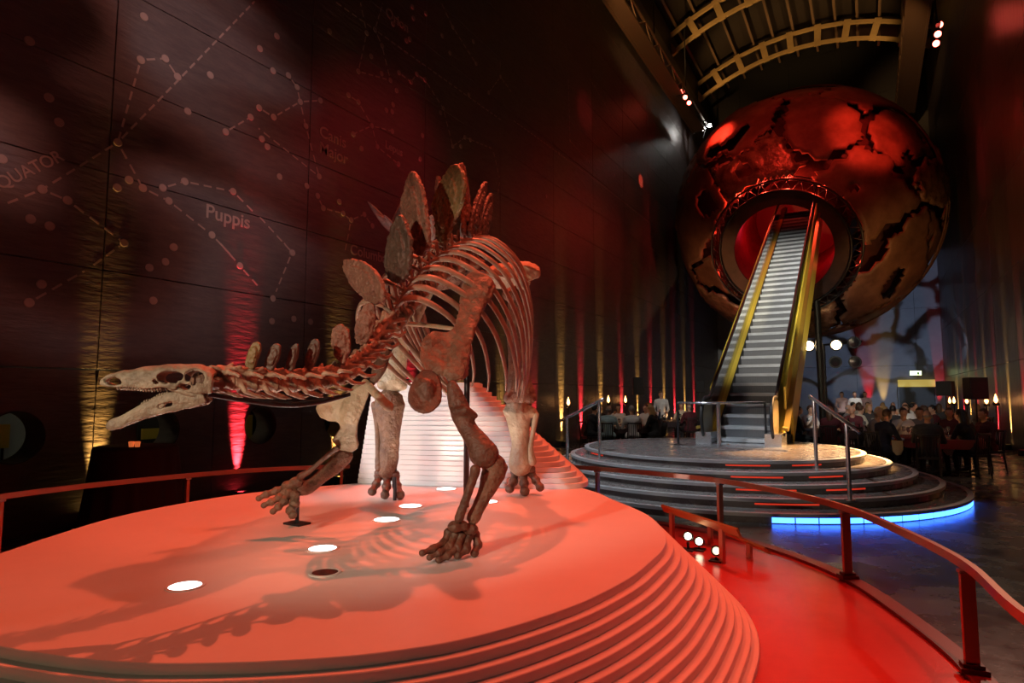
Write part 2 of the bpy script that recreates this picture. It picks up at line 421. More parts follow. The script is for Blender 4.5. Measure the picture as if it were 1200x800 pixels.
# ---- end wall with door
we = empty('wall_end', (0, YE, 0)); tag(we, 'pale grey end wall behind the globe', kind='structure')
ew = bevelled(MB().box((0, 0, 0), (3.04, 0.06, 3.29)), 0.004, 1); ew.materials.append(M_end)
ew_shade = ew.copy(); ew_shade.materials.clear(); ew_shade.materials.append(M_black)  # upper panels blackened, putting the dark above the globe into the colour
for i in range(5):
    for j in range(7):
        put('wall_panel', ew if j < 3 else ew_shade, None, we, Matrix.Translation((XL - 1.2 + 3.05 * (i + 0.5), YE + 0.03, 3.3 * (j + 0.5))))
d1 = empty('door_1', ony(1074, 495, YE)); tag(d1, 'dark doorway with yellow lit lintel under the exit sign', kind='structure')
A = ony(1052, 445, YE - 0.1); B = ony(1096, 453, YE - 0.1)
dw = B.x - A.x
build(MB().box(((A.x + B.x) / 2, YE - 0.12, (A.z + B.z) / 2), (dw, 0.22, A.z - B.z)), 'lintel', mat('lintel_yellow_glow', (0.85, 0.65, 0.12), 0.5, emit=(1, 0.72, 0.16), estr=0.35), d1)  # weak emission stands in for light falling on the yellow lintel
build(MB().box(((A.x + B.x) / 2, YE - 0.05, B.z / 2), (dw - 0.1, 0.08, B.z)), 'door_leaf', M_black, d1)
for sx in (A.x, B.x):
    build(MB().box((sx, YE - 0.12, B.z / 2), (0.08, 0.22, B.z)), 'door_jamb', M_dark, d1)
c = ony(1073, 437, YE - 0.1)
ex = empty('exit_sign', c); tag(ex, 'small glowing pale green exit sign above the far doorway', 'sign')
build(MB().box(c, (0.55, 0.08, 0.24)), 'sign_face', mat('exit_face', (0.8, 1, 0.7), .5, emit=(0.75, 1.0, 0.45), estr=3.5), ex)
build(MB().box(c + Vector((0, 0.02, 0)), (0.60, 0.07, 0.29)), 'sign_frame', M_dark, ex)
build(MB().box(c + Vector((0.12, -0.042, -0.02)), (0.10, 0.006, 0.14)), 'running_figure', mat('exit_green', (.1, .4, .15), .5), ex)

# ---- vault
cl = empty('ceiling', (0, 20, ZS)); tag(cl, 'dark barrel vault ceiling with arched ribs', kind='structure')
XC = (XL + XR) / 2; AR = 11.4
def arc_pt(a, r, y): return Vector((XC + r * math.sin(a), y, 22.1 - AR + r * math.cos(a)))
AM = math.asin(6.6 / AR)
mb = MB(); vs = []; fs = []; N = 20
for k in range(N + 1):
    a = -AM + 2 * AM * k / N
    for y in (YB, YE + 0.1): vs.append(arc_pt(a, AR + 1.6, y))
for k in range(N): fs.append((2 * k, 2 * k + 1, 2 * k + 3, 2 * k + 2))
mb.add(vs, fs); build(mb, 'vault_skin', M_vault, cl, True)
for y in (20.0, 26.2, 32.4, 38.6):
    for rr in (AR, AR + 0.95):
        mb = MB()
        for k in range(26):
            a0, a1 = -AM + 2 * AM * k / 26, -AM + 2 * AM * (k + 1) / 26
            q = [arc_pt(a, r, yy) for yy in (y - 0.09, y + 0.09) for a in (a0, a1) for r in (rr - 0.09, rr + 0.09)]
            mb.add(q, [(0, 2, 3, 1), (4, 5, 7, 6), (0, 4, 6, 2), (1, 3, 7, 5), (0, 1, 5, 4), (2, 6, 7, 3)])
        build(mb, 'arch_chord', M_rib, cl)
    for k in range(10):
        a = -AM + 2 * AM * (k + 0.5) / 10
        p0 = arc_pt(a, AR - 0.12, y); p1 = arc_pt(a, AR + 1.1, y)
        build(MB().box((p0 + p1) / 2, (0.34, 0.16, 1.25), Matrix.Rotation(a, 3, 'Y')), 'arch_post', M_rib, cl)
for k in range(14):
    a = -AM + 2 * AM * (k + 0.5) / 14
    p = arc_pt(a, AR + 1.3, 0)
    build(MB().box((p.x, 23, p.z), (0.12, 38, 0.16), Matrix.Rotation(a, 3, 'Y')), 'purlin', mat('purlin_wood', (.16, .10, .06), .7), cl)
build(MB().box((XC, YE + 0.2, 21.8), (14, 0.3, 4.4)), 'gable', M_black, cl)  # blackened gable, its shade put into the colour

# ---- display platform: a white stepped plinth
def offset_poly(pts, d):
    n = len(pts); out = []
    for i in range(n):
        t = (pts[(i + 1) % n] - pts[i - 1]); t.z = 0; t.normalize()
        out.append(pts[i] + Vector((t.y, -t.x, 0)) * d)
    return out
PX = [(0,648),(60,628),(130,607),(200,592),(280,579),(350,572),(420,566),(500,561),(600,562),(660,567),(697,576),(718,585),(745,596),(762,605),(775,617),(781,630),(777,643),(763,657),(742,674),(710,692),(670,710),(605,732),(535,750),(470,761),(400,769),(300,775),(200,777),(133,775),(60,767),(0,757),(-70,742),(-120,722),(-146,702),(-125,684),(-60,665)]
top = catmull([onz(x, y, PLAT_Z) for x, y in PX], 6, True)
area = sum(top[i].x * top[(i + 1) % len(top)].y - top[(i + 1) % len(top)].x * top[i].y for i in range(len(top)))
if area < 0: top.reverse()
NT = 13; RISE = (PLAT_Z - RAMP_Z) / NT; TREAD = 0.040
pl = empty('display_platform', (PC.x, PC.y, RAMP_Z)); tag(pl, 'large white stepped oval plinth under the dinosaur skeleton, washed in red light', 'platform')
for i in range(NT):
    poly = offset_poly(top, TREAD * i)
    mb = MB().prism([(p.x, p.y) for p in poly], PLAT_Z - RISE * (i + 1), PLAT_Z - RISE * i - 0.0005 * (i > 0))
    me = bevelled(mb, 0.003, 1); me.polygons.foreach_set('use_smooth', [True] * len(me.polygons)); me.set_sharp_from_angle(angle=math.radians(35))
    put('platform_top' if i == 0 else 'tier', me, M_plat, pl)

# ---- stepped mound behind the skeleton
hA = onz(419, 566, PLAT_Z); hB = onz(697, 576, PLAT_Z)
def rf(p): return Vector(((p - CAM).dot(RIGHT), (p - CAM).dot(FW0)))
a_, b_ = rf(hA), rf(hB)
hl = empty('stepped_mound', hallxy(a_.x + 0.6, a_.y + 0.6) + Vector((0, 0, PLAT_Z))); tag(hl, 'white mound of thin stacked layers rising behind the hind legs', 'plinth')
NL = 21; LH = 0.046
for i in range(NL):
    u = i / (NL - 1)
    aw = (b_.x - a_.x) * (1 - 0.52 * u)
    fc = a_.y + 0.85; bw = 0.85 - 0.16 * u
    poly = []
    for k in range(41):
        th = -PI / 2 + PI * k / 40
        c, s = math.cos(th), math.sin(th); n = 6.0
        poly.append((a_.x + 0.012 * i * 0.4 + aw * abs(c) ** (2 / n), fc + bw * math.copysign(abs(s) ** (2 / n), s)))
    w = [hallxy(p[0], p[1] + (b_.y - a_.y) * min(1.0, (p[0] - a_.x) / (b_.x - a_.x))) for p in poly]
    me = bevelled(MB().prism([(p.x, p.y) for p in w], PLAT_Z + LH * i + (0.0005 if i else 0), PLAT_Z + LH * (i + 1)), 0.003, 1)
    me.polygons.foreach_set('use_smooth', [True] * len(me.polygons)); me.set_sharp_from_angle(angle=math.radians(35))
    put('layer', me, M_plat, hl)

# ---- ramp walkway with barrier rail
RAIL_Z = 0.82
railL = [(-60,592),(0,582),(60,574),(130,566),(220,557),(310,550),(410,546)]
railR = [(640,545),(700,549),(770,555),(843,563),(920,577),(990,595),(1060,624),(1132,662),(1200,722)]
wL = [onz(x, y, RAIL_Z) for x, y in railL]; wR = [onz(x, y, RAIL_Z) for x, y in railR]
ext = [wR[-1] + (wR[-1] - wR[-2]) * 1.2 + RIGHT * 0.1, ]
outline = wL + wR + [ext[0], Vector((2.6, -1.2, 0)), Vector((0.5, -2.2, 0)), Vector((-3.0, -1.6, 0)), Vector((-5.3, 1.2, 0))]
edge = catmull([Vector((p.x, p.y, 0)) for p in outline], 8, True)
ar = sum(edge[i].x * edge[(i + 1) % len(edge)].y - edge[(i + 1) % len(edge)].x * edge[i].y for i in range(len(edge)))
if ar < 0: edge.reverse()
rp = empty('floor_walkway', (0, 0, 0)); tag(rp, 'raised glossy red walkway around the plinth', kind='structure')
e2 = offset_poly(edge, 0.07)
build(MB().prism([(p.x, p.y) for p in e2], 0.0, RAMP_Z), 'walkway_deck', M_ramp, rp)
mb = MB(); vs = []; n = len(edge)
o1, o2 = offset_poly(edge, -0.035), offset_poly(edge, 0.07)
for i in range(n): vs += [(o1[i].x, o1[i].y, RAMP_Z + 0.001), (o1[i].x, o1[i].y, RAMP_Z + 0.022), (o2[i].x, o2[i].y, RAMP_Z + 0.022), (o2[i].x, o2[i].y, RAMP_Z + 0.001)]
fs = []
for i in range(n):
    j = (i + 1) % n
    for k in range(4): fs.append((i * 4 + k, i * 4 + (k + 1) % 4, j * 4 + (k + 1) % 4, j * 4 + k))
mb.add(vs, fs); build(mb, 'walkway_kerb', mat('kerb_dark_red', (0.20, 0.03, 0.03), 0.35), rp)
def rail_bar(pts, h=0.045, w=0.03):
    c = catmull(pts, 10); mb = MB(); vs = []; fs = []
    for i, p in enumerate(c):
        t = c[min(i + 1, len(c) - 1)] - c[max(i - 1, 0)]; t.z = 0; t.normalize(); s = Vector((t.y, -t.x, 0)) * (w / 2)
        for a, b in ((-1, -1), (1, -1), (1, 1), (-1, 1)): vs.append(p + s * a + Vector((0, 0, b * h / 2)))
    for i in range(len(c) - 1):
        for k in range(4): fs.append((i * 4 + k, i * 4 + (k + 1) % 4, i * 4 + 4 + (k + 1) % 4, i * 4 + 4 + k))
    fs += [(0, 1, 2, 3), tuple(len(vs) - 4 + k for k in (3, 2, 1, 0))]
    return mb.add(vs, fs)
def barrier(name, label, pts, posts):
    root = empty(name, (pts[0].x, pts[0].y, RAMP_Z)); tag(root, label, 'barrier', 'barrier rails around the walkway')
    build(rail_bar(pts), 'top_rail', M_post, root)
    for (px, py) in posts:
        p = onz(px, py, RAIL_Z); c = min(pts_dense(pts), key=lambda q: (q - p).length)
        t = tangent_at(pts, c); rot = Matrix.Rotation(math.atan2(t.y, t.x), 3, 'Z')
        po = build(MB().box((c.x, c.y, (RAMP_Z + RAIL_Z) / 2 - 0.01), (0.028, 0.06, RAIL_Z - RAMP_Z - 0.03), rot), 'post', M_post, root)
        build(MB().box((c.x, c.y, RAMP_Z + 0.034), (0.09, 0.12, 0.022), rot).box((c.x, c.y, RAMP_Z + 0.052), (0.06, 0.09, 0.02), rot), 'base_flange', mat('flange_dark', (.10, .03, .03), .4, .4), po)
        build(MB().box((c.x, c.y, RAIL_Z - 0.03), (0.05, 0.07, 0.016), rot), 'rail_bracket', M_chrome, po)
    return root
def pts_dense(pts): return catmull(pts, 10)
def tangent_at(pts, c):
    d = pts_dense(pts); i = min(range(len(d)), key=lambda k: (d[k] - c).length)
    return (d[min(i + 1, len(d) - 1)] - d[max(i - 1, 0)]).normalized()
barrier('barrier_rail', 'reddish metal barrier rail behind the skull against the dark wall', wL, [(0, 582), (220, 557), (404, 546)])
barrier('barrier_rail', 'reddish metal barrier rail curving between the plinth and the escalator steps', wR + ext, [(700, 549), (843, 563), (990, 595), (1132, 662)])

# ---- circular podium of the escalator
POD_Z = 0.64
pod_c = Vector((-2.62, 12.35, 0))
pd = empty('podium', pod_c); tag(pd, 'round dark stepped podium at the foot of the escalator', 'podium')
M_step = mat('podium_stone', (0.17, 0.155, 0.15), 0.26, col2=(0.11, 0.095, 0.092), nscale=3, rvar=0.1)
M_nose = mat('step_nosing', (0.60, 0.61, 0.63), 0.35, 0.6)
M_led = mat('red_strip', (1, .1, .05), .4, emit=(1, 0.05, 0.02), estr=0.5)
M_blue = mat('blue_pane', (.3, .5, 1), .3, emit=(0.035, 0.15, 1.0), estr=8)
NS = 5; SR = POD_Z / NS
def pod_radius(i): return 2.5 + 0.31 * i
EXC = [(0, 0), (0.10, -0.05), (0.18, -0.1), (0.25, -0.16), (0.30, -0.2)]
for i in range(NS):
    R = pod_radius(i); cx, cy = pod_c.x + EXC[i][0] * 0.6, pod_c.y + EXC[i][1]
    z1 = POD_Z - SR * i
    poly = [(cx + R * math.cos(2 * PI * k / 96), cy + R * math.sin(2 * PI * k / 96)) for k in range(96)]
    st = build(MB().prism(poly, 0.0 if i == NS - 1 else z1 - SR, z1 - 0.001), 'step', M_step, pd, autosmooth=35)
    nb = MB().lathe([(R - 0.005, -0.045), (R + 0.02, -0.045), (R + 0.022, 0.0), (R - 0.06, 0.002), (R - 0.06, -0.01)], (cx, cy, z1), 96)
    nb.f = nb.f[:-2]; nb.mi = nb.mi[:-2]
    build(nb, 'nosing', M_nose, st, autosmooth=35)
    def arcbox(a0, a1, r, z0, zz1, thick, m, nm, par, seg=6):
        mb = MB(); vs = []; fs = []
        for k in range(seg + 1):
            a = a0 + (a1 - a0) * k / seg; d = Vector((math.cos(a), math.sin(a), 0)); c0 = Vector((cx, cy, 0))
            for rr, z in ((r, z0), (r + thick, z0), (r + thick, zz1), (r, zz1)): vs.append(c0 + d * rr + Vector((0, 0, z)))
        for k in range(seg):
            for q in range(4): fs.append((k * 4 + q, k * 4 + (q + 1) % 4, k * 4 + 4 + (q + 1) % 4, k * 4 + 4 + q))
        fs += [(0, 1, 2, 3), tuple(seg * 4 + q for q in (3, 2, 1, 0))]
        mb.add(vs, fs); return build(mb, nm, m, par)
    if 0 <= i < NS - 1:
        for (a0, a1) in (((-75, -60), (-52, -40)) if i < 3 else ((-72, -58),)):
            arcbox(math.radians(a0), math.radians(a1), R, z1 - 0.082, z1 - 0.062, 0.006, M_led, 'light_strip', st)
        if i == 0: arcbox(math.radians(-140), math.radians(-128), R, z1 - 0.082, z1 - 0.062, 0.006, M_led, 'light_strip', st)
    if i == NS - 1:
        a = -70.0
        while a < -4:
            arcbox(math.radians(a), math.radians(a + 4.2), R, 0.012, z1 - 0.05, 0.008, M_blue, 'glowing_pane', st, 3); a += 4.5
# ================================================================ STEGOSAURUS SKELETON
M_bone = mat('bone_brown', (0.128, 0.062, 0.037), 0.5, col2=(0.279, 0.166, 0.105), nscale=9, bump=0.6, bscale=42, contrast=(.35, .7))
M_bone_dk = mat('bone_dark', (0.085, 0.039, 0.026), 0.48, col2=(0.186, 0.096, 0.062), nscale=10, bump=0.4, bscale=45, contrast=(.35, .7))
M_bone_lt = mat('bone_tan', (0.279, 0.198, 0.116), 0.5, col2=(0.434, 0.349, 0.232), nscale=8, bump=0.35, bscale=40, contrast=(.3, .65))
M_skull = mat('bone_skull', (0.12, 0.085, 0.055), 0.5, col2=(0.34, 0.27, 0.19), nscale=14, bump=0.35, bscale=60, contrast=(.3, .7))
M_plate = mat('plate_brown', (0.144, 0.060, 0.039), 0.55, col2=(0.256, 0.131, 0.085), nscale=11, bump=0.6, bscale=38, contrast=(.3, .7))
M_plate_ol = mat('plate_olive', (0.131, 0.089, 0.035), 0.5, col2=(0.232, 0.166, 0.070), nscale=12, bump=0.5, bscale=36, contrast=(.3, .7))
M_plate_dk = mat('plate_dark', (0.057, 0.035, 0.025), 0.5, col2=(0.124, 0.077, 0.054), nscale=12, bump=0.5, bscale=36, contrast=(.3, .7))
M_vert = mat('bone_vertebra', (0.155, 0.077, 0.046), 0.5, col2=(0.403, 0.295, 0.201), nscale=11, bump=0.3, bscale=40, contrast=(.35, .62))
M_ribm = mat('bone_rib', (0.186, 0.112, 0.074), 0.45, col2=(0.356, 0.264, 0.186), nscale=9, bump=0.2, bscale=40, contrast=(.3, .7))

root_p = onz(500, 605, PLAT_Z)
DINO = empty('stegosaurus_skeleton', root_p); tag(DINO, 'mounted plated dinosaur skeleton striding with open jaws on the stepped plinth', 'skeleton')
def bone(name, mb, m=M_bone, voxel=0.009, smooth=4, rough=0.004, parent=None, label=None, rscale=18):
    o = put(name, organic(mb, voxel, smooth, rough, rscale), m, parent or DINO)
    if label: o['label'] = label
    return o
def chain(mb, pts, k=0.85, seg=14, sub=4):
    """pts: (px, py, depth, half width in px)"""
    w = [P(a, b, c) for a, b, c, r in pts]; rr = [r / F * c for a, b, c, r in pts]
    mb.tube(w, rr, seg, side=RIGHT.cross((w[-1] - w[0])).cross(w[-1] - w[0]) if abs((w[-1] - w[0]).normalized().dot(RIGHT)) < 0.98 else UPC, k=k, sub=sub, round_caps=True)
    return mb
def outline_slab(mb, pts, thick, normal=None):
    """pts: (px, py, depth)"""
    w = catmull([P(*p) for p in pts], 4, True)
    mb.slab(w, (normal if normal else FWD) * thick); return mb
def depth_lerp(pts, p0, d0, p1, d1):
    out = []; ax = (p1[0] - p0[0], p1[1] - p0[1]); L = ax[0] ** 2 + ax[1] ** 2
    for x, y in pts:
        t = ((x - p0[0]) * ax[0] + (y - p0[1]) * ax[1]) / L
        out.append((x, y, d0 + (d1 - d0) * t))
    return out

# ---- spine curve from skull to tail
SP = [(246,447,2.66),(300,450,2.78),(350,451,2.96),(398,443,3.20),(432,420,3.45),(452,392,3.66),(472,360,3.87),(500,328,4.12),(526,309,4.42),(545,300,4.74),(556,302,5.06)]
sp = catmull([P(*p) for p in SP], 14)
def resample(pts, step):
    out = [(pts[0].copy(), 0.0)]; acc = 0.0; tot = 0.0
    for a, b in zip(pts[:-1], pts[1:]):
        L = (b - a).length; t = 0.0
        while acc + (L - t) >= step:
            t += step - acc; acc = 0.0; out.append((a.lerp(b, t / L), tot + t))
        acc += L - t; tot += L
    return out, tot
LEN = sum((b - a).length for a, b in zip(sp[:-1], sp[1:]))
def at_len(pts, s):
    acc = 0.0
    for a, b in zip(pts[:-1], pts[1:]):
        L = (b - a).length
        if acc + L >= s: return a.lerp(b, (s - acc) / L), (b - a).normalized()
        acc += L
    return pts[-1].copy(), (pts[-1] - pts[-2]).normalized()
def spine_frame(p, t_back):
    x = -t_back.normalized(); z = (ZUP - x * x.z).normalized(); y = z.cross(x)
    return Matrix(((x.x, y.x, z.x, p.x), (x.y, y.y, z.y, p.y), (x.z, y.z, z.z, p.z), (0, 0, 0, 1)))
# prototypes (x forward, y left, z up)
def proto(mb, m, voxel=0.006, smooth=3, rough=0.003):
    me = organic(mb, voxel, smooth, rough, 30); me.materials.append(m); return me
cm = MB()
cm.tube([(-.05,0,0),(-.02,0,0),(.02,0,0),(.05,0,0)], [.034,.026,.026,.034], 14)
cm.tube([(-.03,0,.03),(0,0,.055),(.02,0,.06)], [.022,.02,.018], 10, round_caps=True)
cm.tube([(0,0,.05),(-.035,0,.082)], [.013,.009], 8, round_caps=True)
for s in (-1, 1):
    cm.tube([(.0,.015*s,.04),(-.01,.055*s,.045),(-.05,.085*s,.03)], [.015,.012,.009], 8, round_caps=True)
    cm.tube([(.02,.02*s,.055),(.06,.03*s,.062)], [.012,.009], 8, round_caps=True)
    cm.tube([(-.02,.02*s,.058),(-.065,.03*s,.07)], [.013,.010], 8, round_caps=True)
    cm.tube([(.025,.025*s,-.005),(.01,.05*s,-.035),(-.05,.055*s,-.055),(-.085,.05*s,-.06)], [.013,.012,.009,.005], 8, round_caps=True)
me_cerv = proto(cm, M_vert)
dm = MB()
dm.tube([(-.055,0,0),(-.02,0,0),(.02,0,0),(.055,0,0)], [.048,.036,.036,.048], 14)
for s in (-1, 1):
    dm.tube([(0,.022*s,.02),(0,.018*s,.10),(0,.012*s,.16)], [.018,.013,.015], 10)
    dm.tube([(0,.01*s,.14),(-.01,.07*s,.195),(-.015,.125*s,.225)], [.018,.014,.013], 8, round_caps=True)
    dm.tube([(.01,.012*s,.13),(.05,.02*s,.15)], [.012,.010], 8, round_caps=True)
dm.tube([(0,0,.13),(-.01,0,.20),(-.02,0,.255)], [.018,.015,.022], 10, k=0.6, round_caps=True)
me_dors = proto(dm, M_ribm)
tm = MB()
tm.tube([(-.05,0,0),(0,0,0),(.05,0,0)], [.048,.040,.048], 14)
tm.tube([(0,0,.03),(-.02,0,.10),(-.045,0,.17)], [.018,.014,.02], 10, k=.6, round_caps=True)
for s in (-1, 1): tm.tube([(0,.03*s,.01),(-.01,.085*s,-.01)], [.018,.011], 8, round_caps=True)
me_caud = proto(tm, M_vert)
ch_m = MB(); ch_m.tube([(-.04,0,-.04),(-.07,0,-.10),(-.11,0,-.17)], [.012,.010,.014], 8, round_caps=True)
me_chev = proto(ch_m, M_ribm)

s = 0.05; k = 0
VERTS = []
while s < LEN:
    p, t = at_len(sp, s); mx = spine_frame(p, t)
    nk = s / LEN
    if nk < 0.46:
        sc = 0.95 + 0.45 * nk
        put('neck_vertebra', me_cerv, None, DINO, mx @ Matrix.Diagonal((sc, sc, sc * 1.05, 1))); step = 0.098 * sc
    else:
        sc = 0.78 + 0.25 * (nk - 0.46) / 0.54
        o = put('back_vertebra', me_dors, None, DINO, mx @ Matrix.Translation((0, 0, -0.06)) @ Matrix.Diagonal((sc, sc, sc, 1))); step = 0.135 * sc
        VERTS.append((p, mx, nk))
    s += step
# neck support bar under the vertebrae
mb = MB(); pts = [P(*q) for q in ((244,462,2.64),(290,469,2.74),(335,474,2.88),(372,471,3.03),(410,462,3.22))]
mb.tube(pts, [.011,.013,.014,.014,.011], 8, sub=5, k=0.5); build(mb, 'neck_support_bar', M_dark, DINO, True)

# ---- ribs
def rib_curve(mx, side, L, w, back, start=0.13):
    q = [(0, .05*side, .10), (-.01, start*side, .14), (-.03-back*.2, (start+.13*w)*side, .09), (-.06-back*.4, (start+.27*w)*side, -.10*L), (-.10-back*.7, (start+.31*w)*side, -.42*L), (-.13-back, (start+.24*w)*side, -.78*L), (-.15-back*1.2, (start+.15*w)*side, -1.0*L)]
    return [mx @ Vector(a) for a in q]
for i, (p, mx, nk) in enumerate(VERTS):
    u = i / max(1, len(VERTS) - 1)
    if u > 0.86: continue
    L = 0.45 + 0.75 * math.sin(PI * min(1, 0.12 + 0.68 * u)) ** 0.9
    w = 0.55 + 0.6 * math.sin(PI * min(1, 0.1 + 0.7 * u))
    for sd in (1, -1):
        c = rib_curve(mx, sd, L, w, 0.05 + 0.10 * u)
        mb = MB(); mb.tube(c, [.016,.027,.026,.024,.023,.021,.014], 8, sub=5, k=0.5, side=mx.to_3x3() @ Vector((1, 0, 0)), round_caps=True)
        build(mb, 'rib', M_ribm, DINO, True)

# ---- skull: open shell with eye socket, nostril and rear openings
def skull_frame():
    tip = P(119, 448, 2.52); back = P(252, 447, 2.64)
    x = (tip - back); Ls = x.length; x.normalize(); y = ZUP.cross(x).normalized(); z = x.cross(y)
    return Matrix(((x.x, y.x, z.x, back.x), (x.y, y.y, z.y, back.y), (x.z, y.z, z.z, back.z), (0, 0, 0, 1))), Ls
SKM, SL = skull_frame()
PXM = SL / 134.0
def interp(tab, x):
    for (x0, y0), (x1, y1) in zip(tab[:-1], tab[1:]):
        if x <= x1:
            t = (x - x0) / (x1 - x0); t = t * t * (3 - 2 * t); return y0 + (y1 - y0) * t
    return tab[-1][1]
# in pixels from the back: x, top height, bottom height, half width
TOPH = [(0, 8), (8, 15), (20, 18.5), (50, 19), (80, 15.5), (105, 11), (122, 6), (134, -1)]
BOTH = [(0, -16), (14, -17), (30, -14), (45, -11), (58, -7), (75, -9), (100, -6.5), (120, -6), (134, -3)]
WIDH = [(0, 17), (20, 21), (50, 20), (75, 15), (100, 11), (122, 8), (134, 3)]
HOLES = [(84 - 35, 5.5, 15.5, 7.2, 0.0), (117, 1.2, 10.5, 4.6, 0.18), (20.5, 5.0, 12, 8, 0.25), (33, -7.5, 9, 4.0, -0.1), (66, -0.5, 4.0, 2.2, 0.2)]
NX, NA = 134, 44; vs = []; fs = []; keep = {}
for i in range(NX + 1):
    x = 134.0 * i / NX; tp, bt, w = interp(TOPH, x), interp(BOTH, x), interp(WIDH, x)
    for j in range(NA + 1):
        th = -0.5 * PI - 0.35 + (PI + 0.7) * 0 + (2 * PI) * 0
        a = -PI * 0.62 + PI * 1.24 * j / NA                # 0 = top, open underneath
        n = 2.6
        yy = w * math.copysign(abs(math.sin(a)) ** (2 / n), math.sin(a))
        zz = math.copysign(abs(math.cos(a)) ** (2 / n), math.cos(a))
        mid = (tp + bt) / 2; z = mid + (tp - mid) * zz if zz > 0 else mid + (mid - bt) * zz * 2.05
        z = max(z, bt)
        vs.append((x, yy, z))
def in_hole(x, z, y):
    if abs(y) < 5: return False
    for hx, hz, ra, rb, t in HOLES:
        dx, dz = x - hx, z - hz; c, s_ = math.cos(t), math.sin(t)
        if ((dx * c + dz * s_) / ra) ** 2 + ((-dx * s_ + dz * c) / rb) ** 2 < 1: return True
    return False
for i in range(NX):
    for j in range(NA):
        q = (i * (NA + 1) + j, i * (NA + 1) + j + 1, (i + 1) * (NA + 1) + j + 1, (i + 1) * (NA + 1) + j)
        cx = sum(vs[a][0] for a in q) / 4; cy = sum(vs[a][1] for a in q) / 4; cz = sum(vs[a][2] for a in q) / 4
        if not in_hole(cx, cz, cy): fs.append(q)
mb = MB(); mb.add([SKM @ (Vector(v) * PXM) for v in vs], fs)
me = mb.mesh('skull', True)
me = evaluated(me, [('SOLIDIFY', dict(thickness=0.016, offset=1.0)), ('REMESH', dict(mode='VOXEL', voxel_size=0.0042, use_smooth_shade=True)), ('SMOOTH', dict(factor=.5, iterations=4))])
ns = [(v.co.copy(), v.normal.copy()) for v in me.vertices]
me.vertices.foreach_set('co', [x for c, n in ns for x in (c + n * (0.0035 * noise.noise(c * 26)))])
me.polygons.foreach_set('use_smooth', [True] * len(me.polygons))
SK = put('skull', me, M_skull, DINO); SK['label'] = 'long low skull with eye socket and nostril openings'
def SKP(x, y, z): return SKM @ (Vector((x, y, z)) * PXM)
for sd in (-1, 1):                                             # cheek arch, jaw joint
    mb = MB(); mb.tube([SKP(50, 17*sd, -9), SKP(30, 20*sd, -15), SKP(16, 19*sd, -20), SKP(12, 17*sd, -27)], [.011, .013, .015, .013], 10, sub=4, round_caps=True)
    mb.tube([SKP(58, 15*sd, -3), SKP(66, 13*sd, -4), SKP(44, 18*sd, -8)], [.009, .01, .01], 8, round_caps=True)
    bone('cheek_bone', mb, M_skull, 0.005, 3, 0.002, SK)
    for t in range(16):
        x = 62 + t * 3.4; w = interp(WIDH, x) - 1.5; z = interp(BOTH, x)
        build(MB().tube([SKP(x, w*sd, z + 1.5), SKP(x, w*sd, z - 2.0), SKP(x, (w - .3)*sd, z - 4.2)], [.0052, .0056, .0018], 6), 'tooth', M_skull, SK, True)
bone('braincase', MB().ell(SKP(16, 0, 0), (.05, .035, .04), SKM.to_3x3()).tube([SKP(2, 0, -4), SKP(-8, 0, -4)], [.026, .02], 10, round_caps=True), M_bone_dk, 0.006, 3, .002, SK)
# lower jaw: two rami meeting at the tip, each a tall plate with an opening
JT = [(243, 466), (236, 463), (225, 461), (205, 460), (192, 464), (175, 472), (160, 481), (145, 489), (132, 495), (127, 501)]
JB = [(246, 472), (240, 478), (225, 482), (205, 486), (190, 489), (172, 494), (158, 499), (145, 505), (134, 508), (127, 506)]
JW = PXM
JM = MB()
for sd in (1, -1):
    vs = []; fs = []; n = len(JT); T = catmull([Vector((a, b, 0)) for a, b in JT], 8); B = catmull([Vector((a, b, 0)) for a, b in JB], 8); NR = 10
    for i, (a, b) in enumerate(zip(T, B)):
        u = i / (len(T) - 1)
        half = (19 * (1 - u) ** 0.8 + 2.5)
        for j in range(NR + 1):
            q = a.lerp(b, j / NR); bulge = 2.2 * math.sin(PI * j / NR) * (1 - .5 * u)
            x = 252 - q.x; z = -(q.y - 447) ; vs.append(SKP(x, (half + bulge) * sd, z))
    for i in range(len(T) - 1):
        for j in range(NR):
            q = (i * (NR + 1) + j, i * (NR + 1) + j + 1, (i + 1) * (NR + 1) + j + 1, (i + 1) * (NR + 1) + j)
            mx_ = (T[i].lerp(B[i], (j + .5) / NR) + T[i + 1].lerp(B[i + 1], (j + .5) / NR)) / 2
            dx, dy = mx_.x - 197, mx_.y - 477.5; c, s_ = math.cos(-0.28), math.sin(-0.28)
            if ((dx * c + dy * s_) / 10) ** 2 + ((-dx * s_ + dy * c) / 3.0) ** 2 < 1: continue
            fs.append(q)
    JM.add(vs, fs)
me = JM.mesh('jaw', True)
me = evaluated(me, [('SOLIDIFY', dict(thickness=0.014, offset=0.0)), ('REMESH', dict(mode='VOXEL', voxel_size=0.0042, use_smooth_shade=True)), ('SMOOTH', dict(factor=.5, iterations=4))])
ns = [(v.co.copy(), v.normal.copy()) for v in me.vertices]
me.vertices.foreach_set('co', [x for c, n in ns for x in (c + n * (0.0035 * noise.noise(c * 26)))])
me.polygons.foreach_set('use_smooth', [True] * len(me.polygons))
JAW = put('lower_jaw', me, M_skull, DINO); JAW['label'] = 'dropped lower jaw with slit opening'
for sd in (-1, 1):
    for t in range(11):
        px = 168 + t * 3.0; a = interp([(b[0], b[1]) for b in reversed(JT)], px); x = 252 - px; z = -(a - 447)
        u = (246 - px) / 119.0; h = 19 * (1 - u) ** .8 + 2.5
        build(MB().tube([SKP(x, h*sd, z - 2), SKP(x, h*sd, z + 1.2), SKP(x, h*sd, z + 3.2)], [.005, .005, .0016], 6), 'tooth', M_skull, JAW, True)

